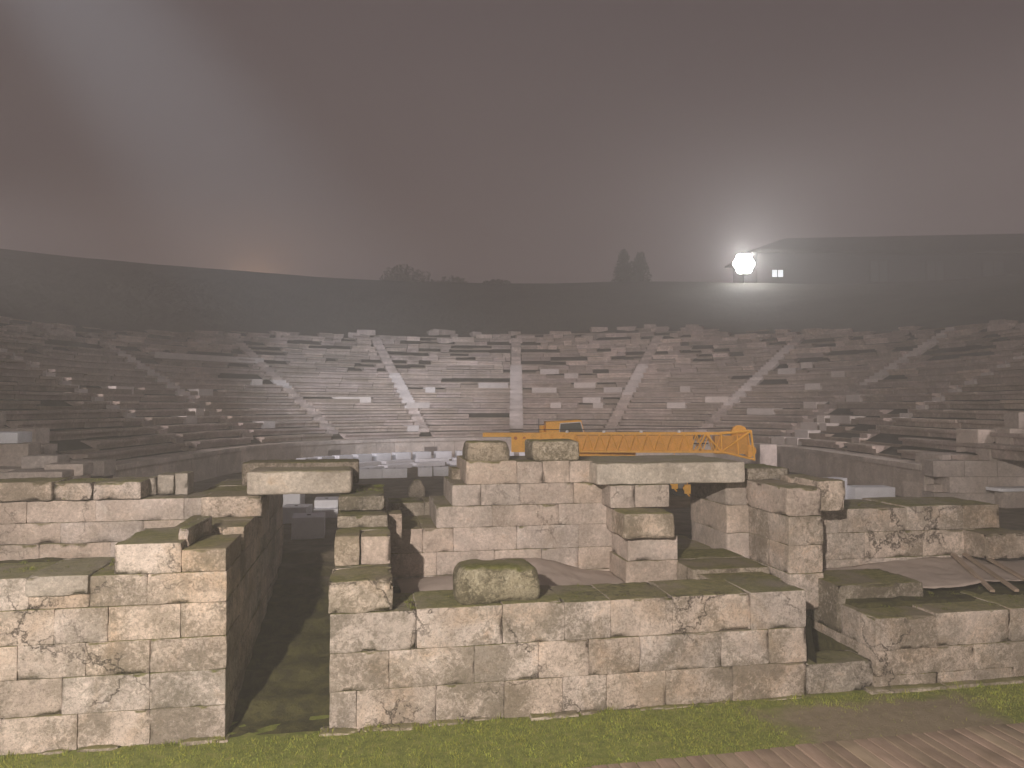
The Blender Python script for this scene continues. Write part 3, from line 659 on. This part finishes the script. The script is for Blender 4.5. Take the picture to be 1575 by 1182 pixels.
loose('stone_block', 'loose grey block with a pale top edge, farther right behind the left back wall', 'stone block', -7.5, -6.66, 19.7, 20.4, 2.5, 2.78, M_PODIUM, 121, chip=.03)
simple_wall('small pier at the left edge carrying a white slab', 'stone pier', [(-9.6, -8.8, 22.1, 22.9, 1.0, 3.16)], name='stone_pier')
loose('marble_slab', 'white marble slab lying on the pier at the left edge', 'marble slab', -10.2, -9.02, 22.0, 22.9, 3.17, 3.46, M_PALE, 122, chip=.02, amp=.004, res=.2, tint=(1, 1.03, 1.06, .1))
bench = empty('stone_bench', (18.5, 20, 1.08)); tag(bench, 'pale stone bench with a thin overhanging top at the right edge', 'bench')
mb = MB(); stone(mb, 0, 1.8, 0, .6, .50, .60, 130, .2, chip=.02, amp=.003); mb.build('bench_top', M_PALE, bench)
mb = MB(); stone(mb, .22, 1.6, .08, .5, 0, .50, 131, .2, chip=.02, amp=.003); mb.build('bench_base', M_PODIUM, bench)
mb = MB(); stone(mb, -.28, .28, -.2, .2, 0, .60, 132, .06, r=.08, taper=.55, amp=.02, tint=(1, 1, 1, .3))
tag(mb.build('conical_stone', M_MOSSY, loc=(1.53, 26.1, 1.08)), 'small conical grey stone standing alone on the orchestra ground', 'standing stone')

# ---- marble blocks laid out in the orchestra
ORD = ['first', 'second', 'third', 'fourth', 'fifth', 'sixth', 'seventh', 'eighth', 'ninth', 'tenth', 'eleventh', 'twelfth']
def marble(label, x, y, wd, dp, ht, rz, seed, z=1.08, group=None, notch=True):
    root = empty('marble_block', (x, y, z), rz); tag(root, label, 'marble block', group)
    rg = random.Random(seed); v = rg.uniform(.86, 1.06)
    mb = MB(); stone(mb, -wd / 2, wd / 2, -dp / 2, dp / 2, 0, ht, seed, .3, r=.012, amp=.003, chip=.012, tint=(v, v * 1.01, v * 1.04, .2)); mb.build('block_body', M_PALE, root)
    if notch:
        mb = MB(); mb.tube((0, 0, ht - .01), (0, 0, ht + .012), .045, 10, tint=(.35, .35, .35, .5)); mb.build('lifting_hole', M_GREY, root)
    return root
TM = Matrix.Translation(TC) @ Matrix.Rotation(RZ, 4, 'Z')
for k in range(12):
    th = R(-64 + 6.1 * k); p = TM @ pol(11.75, th, 0)
    marble('%s white marble block from the left in the far row below the curved wall' % ORD[k], p.x, p.y, .92, .6, .46, RZ - th, 200 + k, group='far row of marble blocks')
near = [(-1.35, 33.0), (-.1, 33.1), (1.02, 33.2), (2.35, 33.6), (3.05, 33.7), (3.8, 33.85)]
for k, (x, y) in enumerate(near):
    marble('%s white marble block from the left in the near row of the orchestra' % ORD[k], x, y + .3, (1.15, 1.15, 1.05, .62, .66, .7)[k], .6, .40, R(4 - 2 * k), 220 + k, group='near row of marble blocks')
k = 0
for rr, t0, dt, nn, wd in ((9.7, -66, 12.5, 7, 1.75), (7.4, -70, 16, 5, 1.7)):
    for q in range(nn):
        th = R(t0 + dt * q); p = TM @ pol(rr, th, 0)
        marble('%s thin flat white slab between the marble rows, counting from the far left' % ORD[k], p.x, p.y, wd, .7, .2, RZ - th, 240 + k, group='flat marble slabs in the orchestra', notch=False); k += 1
for x, y, wd, dp, ht, rz, l in [(-1.42, 18.75, .74, .8, .50, 2, 'nearest grey-white marble block seen through the left passage'), (-1.93, 21.2, .70, .8, .42, -8, 'marble block behind the nearest one in the passage, to its left'), (-2.35, 24.6, .60, .8, .42, -6, 'farthest marble block at the left edge of the passage opening'), (-1.22, 22.1, .66, .9, .25, 3, 'lower marble block at the right edge of the passage opening'), ]:
    marble(l, x, y, wd, dp, ht, R(rz), int(300 + x * 10))
marble('upper marble block stacked at the right edge of the passage opening', -1.20, 22.2, .64, .85, .22, R(1), 333, z=1.34)
marble('tall pale marble block standing behind the crane boom head', 16.5, 30.2, .72, .6, 1.45, R(-10), 340, notch=False).children[0].data.materials[0] = M_PODIUM
marble('pale slab lying in the gloom beyond the right back wall, left one of two', 14.6, 22.6, .9, .5, .75, R(14), 341, notch=False)
marble('pale thin slab lying beyond the right back wall, right one of two', 15.7, 22.2, 1.3, .7, .50, R(-8), 342, notch=False)

# ================================================================== mobile crane
crane = empty('mobile_crane', (8.5, 26.3, 1.08), R(-9)); tag(crane, 'yellow mobile crane with its lattice boom lowered, parked behind the high back wall', 'crane')
def lb(x0, x1, y0, y1, z0, z1, name, mat, M=None, parent=crane, tint=(1, 1, 1, .5)):
    mb = MB(); mb.box(x0, x1, y0, y1, z0, z1, tint, M); o = mb.build(name, mat, parent)
    bv = o.modifiers.new('bevel', 'BEVEL'); bv.width = .02; bv.segments = 2; return o
mb = MB(); mb.box(-3.4, 3.3, -.55, .55, .55, .85); mb.box(-3.4, 3.3, -1.15, 1.15, .85, .98); mb.box(-3.6, -3.4, -1.2, 1.2, .5, 1.0); mb.box(3.3, 3.5, -1.2, 1.2, .5, 1.0)
mb.build('chassis', M_YELD, crane)
for sx in (-2.3, 2.1):
    for sy in (-1, 1):
        mb = MB(); mb.tube((0, -.17, 0), (0, .17, 0), .52, 26); wh = mb.build('wheel', M_BLK, crane); wh.location = (sx, sy * 1.05, .52)
        bv = wh.modifiers.new('bevel', 'BEVEL'); bv.width = .05; bv.segments = 3
        mb = MB(); mb.tube((0, -.19, 0), (0, .19, 0), .26, 18); mb.build('rim', M_GREY, wh)
for sx in (-3.2, 3.1):
    for sy in (-1, 1):
        mb = MB(); mb.box(-.08, .08, -.08, .08, .1, .8); mb.tube((0, 0, 0), (0, 0, .08), .2, 12); o = mb.build('outrigger', M_GREY, crane); o.location = (sx, sy * 1.45, 0)
mb = MB(); mb.tube((-1.2, 0, .98), (-1.2, 0, 1.25), .7, 28); mb.build('slewing_ring', M_GREY, crane)
mb = MB(); mb.box(-3.1, .6, -1.0, 1.0, 1.25, 1.5); mb.box(-3.3, -1.9, -1.05, -.1, 1.5, 1.95); mb.build('turntable', M_YEL, crane)
# cab behind the boom: sloping front
cabp = empty('cab', (-1.62, .75, 1.57)); cabp.parent = crane
mb = MB()
prof = [(-.78, 0), (.78, 0), (.66, .42), (.50, 1.0), (-.78, .93)]
n = len(prof); vs = [(x, -.5, z) for x, z in prof] + [(x, .5, z) for x, z in prof]
mb.add(vs, [tuple(range(n)), tuple(range(2 * n - 1, n - 1, -1))] + [(i, i + n, (i + 1) % n + n, (i + 1) % n) for i in range(n)])
o = mb.build('cab_shell', M_YEL, cabp); bv = o.modifiers.new('bevel', 'BEVEL'); bv.width = .03; bv.segments = 3
mb = MB(); vs = [(-.30, -.515, .40), (.62, -.515, .40), (.47, -.515, .92), (-.26, -.515, .87)]; vs += [(x, y + .02, z) for x, y, z in vs]
mb.add(vs, [(0, 1, 2, 3), (7, 6, 5, 4), (0, 4, 5, 1), (1, 5, 6, 2), (2, 6, 7, 3), (3, 7, 4, 0)]); mb.build('side_window', M_GLASS, cabp)
mb = MB()
q4 = [(-.30, .40), (.62, .40), (.47, .92), (-.26, .87)]
for (a_, b_), (c_, d_) in zip(q4, q4[1:] + q4[:1]): mb.tube((a_, -.52, b_), (c_, -.52, d_), .016, 6)
mb.build('window_frame', M_PALE, cabp)
mb = MB(); mb.tube((-.90, -.3, .45), (-.90, -.3, .80), .11, 14); mb.box(-1.0, -.76, -.42, -.18, .40, .46); mb.build('air_filter', M_YEL, cabp)
mb = MB(); mb.tube((-1.02, -.35, .1), (-1.02, -.35, 1.05), .02, 6); mb.build('exhaust_pipe', M_GREY, cabp)
# boom: box root then lattice then flared head, running from left to right in front of the cab
boom = empty('boom', (-4.6, -.45, 1.78)); boom.parent = crane; boom.rotation_euler = (0, R(-.3), R(-9))
mb = MB(); mb.box(.0, 2.0, -.28, .28, .22, .36); mb.box(1.0, 2.05, -.3, .3, -.30, .35); mb.box(2.0, 3.2, -.3, -.24, -.26, .34)
o = mb.build('boom_root', M_YEL, boom)
mb = MB(); mb.tube((1.15, -.33, .18), (1.15, -.27, .18), .06, 12); mb.tube((1.45, -.33, .18), (1.45, -.27, .18), .05, 12); mb.build('pivot_pin', M_ORG, boom)
L0, L1 = 2.0, 8.0; hb, ht_, wd = -.27, .33, .32
mb = MB()
for y in (-wd, wd):
    for z in (hb, ht_): mb.box(L0, L1, y - .035, y + .035, z - .035, z + .035)
mb.build('boom_chord', M_YEL, boom)
mb = MB(); nb = 15
for k in range(nb):
    xa = L0 + (L1 - L0) * k / nb; xb = L0 + (L1 - L0) * (k + 1) / nb; xm = (xa + xb) / 2
    for y in (-wd, wd):
        mb.tube((xa, y, ht_), (xm, y, hb), .021, 6); mb.tube((xm, y, hb), (xb, y, ht_), .021, 6)
    mb.tube((xa, -wd, ht_), (xb, wd, ht_), .018, 6); mb.tube((xa, -wd, hb), (xb, wd, hb), .018, 6)
mb.build('boom_lacing', M_YEL, boom)
mb = MB(); mb.box(L0, L1 - .9, -.22, .24, -.24, .27, (.88, .84, .78, .5)); mb.build('inner_boom_section', M_YEL, boom)
mb = MB(); mb.box(L0, L1 - .4, -.20, -.17, -.02, .02); mb.build('hose_run', M_BLK, boom)
mb = MB()
for k in range(4): mb.tube((2.9 + 1.25 * k, -.2, ht_ + .06), (2.9 + 1.25 * k, .2, ht_ + .06), .05, 10)
mb.build('rope_guide', M_PALE, boom)
mb = MB()
for y in (-.07, .07): mb.tube((.3, y, ht_ + .12), (8.4, y, ht_ + .16), .012, 5)
mb.build('hoist_rope', M_BLK, boom)
hd = empty('boom_head', (8.0, 0, 0)); hd.parent = boom
mb = MB()
for y in (-.36, .36):
    P4 = [(0, ht_), (.95, .42), (1.05, -.52), (.0, hb)]
    for (a_, b_), (c_, d_) in zip(P4, P4[1:] + P4[:1]): mb.tube((a_, y, b_), (c_, y, d_), .036, 6)
    mb.tube((0, y, hb), (.95, y, .42), .034, 6); mb.tube((-.5, y, ht_), (0, y, hb), .03, 6); mb.tube((-.8, y, hb), (-.5, y, ht_), .03, 6); mb.tube((.5, y, .38), (.55, y, -.4), .022, 6)
for x, z in ((.95, .42), (1.05, -.52), (0, ht_), (0, hb)): mb.tube((x, -.36, z), (x, .36, z), .035, 6)
mb.build('head_frame', M_YEL, hd)
for y in (-.14, .0, .14):
    mb = MB(); mb.tube((.62, y - .03, .34), (.62, y + .03, .34), .26, 22); mb.tube((.95, y - .03, -.25), (.95, y + .03, -.25), .20, 20); mb.build('sheave', M_YELD, hd)
mb = MB(); mb.box(-.2, .85, -.30, .30, -.34, .26, (.8, .78, .75, .5)); mb.build('head_plate', M_YELD, hd)
for k, (lx, l) in enumerate(((9.55, 1.74), (10.05, 1.62))):
    mb = MB(); lx2 = lx
    mb.box(-.10, .10, -.1, .1, -.13, .17); mb.tube((0, 0, .1), (0, 0, 1.15), .012, 6); mb.tube((0, 0, -.13), (.07, 0, -.22), .03, 8)
    mb.tube((-.06, -.11, .05), (-.06, .11, .05), .09, 14)
    o = mb.build('hook_block', M_YEL, boom)
    # hung under the boom, in boom coordinates
    o.location = (6.50 + .42 * k, 0, -1.40 - .16 * k)

# ================================================================== crest: floodlight, house, trees
def place(o, lat, dep, z): o.location = T(lat, dep, z)
M_ROOF0 = plain('dark_mast_paint', (.01, .01, .01), .95)
fl = empty('floodlight_mast', T(23.3, 77, 15.0), -YAW); tag(fl, 'short mast of blazing white floodlights on the crest beside the house', 'floodlight')
mb = MB(); mb.tube((0, 0, 0), (0, 0, 3.3), .09, 8); mb.box(-1.0, 1.0, -.05, .05, 3.2, 3.32); mb.build('mast', M_ROOF0, fl)
M_LAMP = glow('floodlight_lens', (1, .99, .97), 140.0)
for x, z in ((-.62, 3.45), (0, 3.45), (.62, 3.45), (-.33, 3.98), (.33, 3.98), (-.33, 2.92), (.33, 2.92)):  # lens discs enlarged and packed in a round to stand for glare
    lamp = empty('lamp_head', (x, -.1, z)); lamp.parent = fl
    mb = MB(); mb.tube((0, .02, 0), (0, .25, 0), .48, 24, .25); mb.build('lamp_housing', M_BLK, lamp)
    mb = MB(); mb.tube((0, -.03, 0), (0, .018, 0), .46, 24); mb.build('lens', M_LAMP, lamp)
pl = bpy.data.lights.new('crest_flood', 'POINT'); pl.energy = 1500; pl.color = (1, .98, .95); pl.shadow_soft_size = .5
po = bpy.data.objects.new('crest_flood', pl); col.objects.link(po); po.location = T(23.3, 76.0, 19.0)
spot('crest_flood_beam', T(23.3, 76.2, 18.5), T(4, 0, 24.0), 7000, (1, .98, .96), 84, 1.0, .5)
ol = bpy.data.lights.new('sodium_lamp', 'POINT'); ol.energy = 2600; ol.color = (1, .55, .28); ol.shadow_soft_size = .3
oo = bpy.data.objects.new('sodium_lamp', ol); col.objects.link(oo); oo.location = T(-30.0, 90, 18.2)

M_WALL = plain('rendered_wall', (.07, .068, .068), .9, var=.12, vs=.6)
M_ROOF = plain('roof_tiles', (.06, .055, .05), .9)
M_WIN = glow('lit_window', (.9, .95, 1.0), 1.6)
house = empty('house', T(25.6, 80, 13.0), -YAW + R(1.5)); tag(house, 'long low house on the crest with one lit window, fading into fog beside the floodlight', 'house')
mb = MB(); mb.box(0, 34, 0, 8, 0, 7.2); mb.build('wall', M_WALL, house)
mb = MB(); vs = [(-.7, -.8, 7.15), (34.7, -.8, 7.15), (34.7, 8.8, 7.15), (-.7, 8.8, 7.15), (4.5, 4, 9.6), (32, 4, 10.3), (-.7, -.8, 7.35), (34.7, -.8, 7.35), (34.7, 8.8, 7.35), (-.7, 8.8, 7.35)]
mb.add(vs, [(0, 3, 2, 1), (0, 1, 7, 6), (1, 2, 8, 7), (2, 3, 9, 8), (3, 0, 6, 9), (6, 7, 5, 4), (7, 8, 5), (8, 9, 4, 5), (9, 6, 4)]); mb.build('roof', M_ROOF, house)
wn = empty('window', (2.15, -.03, 5.0)); wn.parent = house
for sx in (-.32, .32):
    mb = MB(); mb.box(sx - .26, sx + .26, -.02, .02, -.36, .36); mb.build('pane', M_WIN, wn)
mb = MB()
for x in (-.62, 0, .62): mb.box(x - .04, x + .04, -.06, .03, -.44, .44)
mb.box(-.62, .62, -.06, .03, .38, .46); mb.box(-.62, .62, -.06, .03, -.46, -.38); mb.build('window_frame', M_ROOF, wn)
mb = MB(); mb.tube((-.7, -.86, 7.12), (34.7, -.86, 7.12), .09, 8); mb.build('gutter', M_ROOF, house)
for x, ww in ((12.0, 1.8), (18.0, 1.8), (24.0, 2.2)):
    mb = MB(); mb.box(x, x + ww, -.05, .02, 4.2, 6.4); op_ = mb.build('dark_opening', M_GLASS, house)
    mb = MB(); mb.box(x - .12, x, -.09, .02, 4.1, 6.5); mb.box(x + ww, x + ww + .12, -.09, .02, 4.1, 6.5); mb.box(x, x + ww, -.09, .02, 6.4, 6.5); mb.box(x, x + ww, -.09, .02, 4.1, 4.2); mb.box(x + ww / 2 - .05, x + ww / 2 + .05, -.09, -.05, 4.2, 6.4); mb.build('opening_frame', M_ROOF, op_)

M_LEAF = plain('dark_foliage', (.035, .038, .025), .9, var=.4, vs=2)
M_BARK = plain('bark', (.06, .045, .035), .95)
def tree(name, label, lat, dep, z, blobs, leaf, n, seed, trunks):
    rg = random.Random(seed); rt_ = empty(name, T(lat, dep, z)); tag(rt_, label, 'tree' if name != 'shrub' else 'shrub')
    mb = MB()
    for a_, b_, r1, r2 in trunks: mb.tube(a_, b_, r1, 7, r2)
    mb.build('trunk', M_BARK, rt_)
    mb = MB()
    for (cx_, cy_, cz_, rx, ry, rz_, cnt) in blobs:
        for _ in range(int(cnt * n)):
            while True:
                p = Vector((rg.uniform(-1, 1), rg.uniform(-1, 1), rg.uniform(-1, 1)))
                if p.length < 1: break
            if noise.noise(Vector((cx_ + p.x * 2, p.y * 2, cz_ + p.z * 2))) < -.25: continue
            p = Vector((cx_ + p.x * rx, cy_ + p.y * ry, cz_ + p.z * rz_))
            u = Vector((rg.gauss(0, 1), rg.gauss(0, 1), rg.gauss(0, 1))).normalized(); v = u.orthogonal().normalized(); s_ = leaf * rg.uniform(.6, 1.5)
            mb.add([p - u * s_, p + v * s_ * .6, p + u * s_, p - v * s_ * .6], [(0, 1, 2, 3)])
    mb.build('crown', M_LEAF, rt_); return rt_
# twin-topped conifer
bl = []
for x, h, wd_ in ((-.75, 4.3, 1.0), (1.15, 4.1, 1.1)):
    for k in range(10):
        f_ = k / 9; bl.append((x * (1 - .0 * f_), 0, .4 + f_ * (h - .7), wd_ * (1.5 - f_ * 1.15) + .12, 1.1 - f_ * .8, .45, 1))
bl.append((.2, 0, .8, 2.2, 1.4, 1.2, 3)); bl.append((.2, 0, 2.0, 1.6, 1.2, 1.1, 3))
tree('conifer_tree', 'dark twin-topped conifer alone on the crest at centre right', 13.05, 84.5, 17.0, bl, .16, 150, 1, [((-.75, 0, -1), (-.7, 0, 3.8), .16, .03), ((1.15, 0, -1), (1.1, 0, 3.6), .16, .03)])
tree('shrub', 'low rounded shrub on the skyline near the centre', -1.6, 84.0, 17.1, [(0, 0, .2, 1.9, 1.2, .75, 5)], .14, 200, 2, [((0, 0, -1), (0, 0, .4), .08, .03)])
for lat, dep, lab, s_, sd in ((-14.0, 104, 'faint tall leafy tree almost lost in fog left of centre, the left of two', 1.2, 3), (-9.3, 106, 'faint bushy tree almost lost in fog left of centre, the right of two', 1.05, 4)):
    rg = random.Random(sd)
    tree('distant_tree', lab, lat, dep, 15.5, [(rg.uniform(-2, 2) * s_, rg.uniform(-1, 1), 4.6 * s_ + rg.uniform(-1, 1.2), 1.5 * s_, 1.4, 1.1 * s_, 1.4) for _ in range(9)], .22, 130, sd, [((0, 0, -1), (0, 0, 3.5), .22, .1), ((0, 0, 2.5), (1.6, 0, 4.5), .1, .04), ((0, 0, 2.5), (-1.5, .3, 4.8), .1, .04)])
M_DOT = glow('path_lamp_glow', (1, .95, .9), 8)
for k, (lat, dep, z, lab) in enumerate(((15.3, 83, 17.2, 'tiny ground lamp at the foot of the conifer on the crest'), (21.6, 80, 16.9, 'tiny ground lamp on the crest left of the floodlight'))):
    rt_ = empty('ground_lamp', T(lat, dep, z - .5), -YAW); tag(rt_, lab, 'lamp')
    mb = MB(); mb.tube((0, 0, -.3), (0, 0, .5), .05, 8); mb.build('post', M_GREY, rt_)
    mb = MB(); mb.tube((0, 0, .5), (0, 0, .62), .11, 10); mb.build('lens', M_DOT, rt_)

# ================================================================== deck, grass
deck = empty('timber_deck', (2.0, 8.6, 0)); tag(deck, 'brown worn timber deck of wide boards at the lower right corner', 'deck')
rg = random.Random(8); x = -.6
k = 0
while x < 9.6:
    wd_ = rg.uniform(.13, .24); yend = -.12 + .028 * x + rg.uniform(-.012, .01)
    mb = MB(); v = rg.uniform(.85, 1.12)
    stone(mb, x + .003, x + wd_ - .006, -3.2, yend, .03, .085 + rg.uniform(-.008, .008), 700 + k, .25, r=.006, amp=.002, chip=.008, tint=(v, v * rg.uniform(.92, 1.0), v * .9, .5))
    mb.build('board', M_WOOD, deck); x += wd_ + .008; k += 1

# short grass
import array
rg = random.Random(21); V = []; Fc = []; 
def grass_ok(x, y):
    if y > 10.12 + .02 * noise.noise(Vector((x * 3, 0, 0))): return False
    pm = min(1 - abs((x - 6.75) / 1.9), 1 - abs((y - 9.1) / .95)) + 1.2 * .6 * fbm(Vector((x * 1.6, y * 1.6, 0)), 3)
    if pm > .12 and rg.random() < min(.95, pm * 3): return False
    if x > 1.3 and y < 8.52 + .028 * (x - 2): return False
    return rg.random() < .75 + .6 * noise.noise(Vector((x * 1.4, y * 1.4, 3)))
cnt = 0
while cnt < 70000:
    x = rg.uniform(-5.2, 10.4); y = rg.uniform(8.35, 10.2)
    if -1.7 < x < -.55 and False: continue
    cnt += 1
    if not grass_ok(x, y): continue
    h = rg.uniform(.012, .042); a_ = rg.uniform(0, 6.28); dx, dy = math.cos(a_) * .0045, math.sin(a_) * .0045
    lx, ly = rg.gauss(0, .014), rg.gauss(0, .014); z = zg(x, y) - .004; n = len(V)
    V += [(x - dx, y - dy, z), (x + dx, y + dy, z), (x + lx, y + ly, z + h)]; Fc.append((n, n + 1, n + 2))
def tuft(x, y, z, n_, hh, sp_):
    for _ in range(n_):
        px_, py_ = x + rg.gauss(0, sp_), y + rg.gauss(0, sp_); h = hh * rg.uniform(.4, 1.2); a_ = rg.uniform(0, 6.28); dx, dy = math.cos(a_) * .006, math.sin(a_) * .006; k = len(V)
        V.extend([(px_ - dx, py_ - dy, z), (px_ + dx, py_ + dy, z), (px_ + rg.gauss(0, hh * .45), py_ + rg.gauss(0, hh * .45), z + h)]); Fc.append((k, k + 1, k + 2))
for _ in range(170):                                   # rank tufts against the wall feet
    x = rg.uniform(-5.2, 10.4)
    if -1.7 < x < -.55 or 6.2 < x < 7.2: continue
    if noise.noise(Vector((x * 1.7, 4, 4))) > -.05: tuft(x, F - rg.uniform(.01, .12), 0, rg.randint(8, 30), rg.uniform(.04, .09), .035)
for _ in range(260):                                   # on the mossy wall tops
    x, y, z = rg.choice(((rg.uniform(2.4, 6.1), rg.uniform(10.3, 11.1), 1.475), (rg.uniform(.4, 1.1), rg.uniform(10.25, 11.0), 1.475), (rg.uniform(7.5, 11), rg.uniform(10.3, 11.5), 1.075), (rg.uniform(-5, -3.2), rg.uniform(10.4, 11.3), 2.08), (rg.uniform(-.4, .2), rg.uniform(12.8, 14), 2.73), (rg.uniform(-6, -3.6), rg.uniform(13.1, 13.7), 2.94), (rg.uniform(7.6, 11.3), rg.uniform(12.7, 13.5), 2.30)))
    tuft(x, y, z, rg.randint(5, 22), rg.uniform(.02, .05), .03)
me = bpy.data.meshes.new('grass'); me.from_pydata(V, [], Fc); me.materials.append(M_BLADE)
at = me.color_attributes.new('tint', 'FLOAT_COLOR', 'POINT'); cc = []
for i in range(len(V) // 3):
    v = rg.uniform(.65, 1.25) * (.5 if V[3 * i][2] > 1 else 1); wv = rg.uniform(.85, 1.15); cc += [v * wv, v, v * .8, 1] * 3
at.data.foreach_set('color', cc)
go = bpy.data.objects.new('grass', me); col.objects.link(go); tag(go, 'short green grass growing along the foot of the front walls', 'grass', kind='stuff')

# ================================================================== fog
mb = MB(); mb.box(-150, 190, -25, 215, -1.2, 27)
m = bpy.data.materials.new('fog'); m.use_nodes = True; nt = m.node_tree; nt.nodes.clear()
o = nt.nodes.new('ShaderNodeOutputMaterial'); pv = nt.nodes.new('ShaderNodeVolumePrincipled')
pv.inputs['Color'].default_value = (.93, .92, .92, 1); pv.inputs['Density'].default_value = .0080; pv.inputs['Anisotropy'].default_value = .25
nt.links.new(pv.outputs[0], o.inputs['Volume'])
tag(mb.build('haze', m), kind='stuff')
scene.cycles.volume_bounces = 1
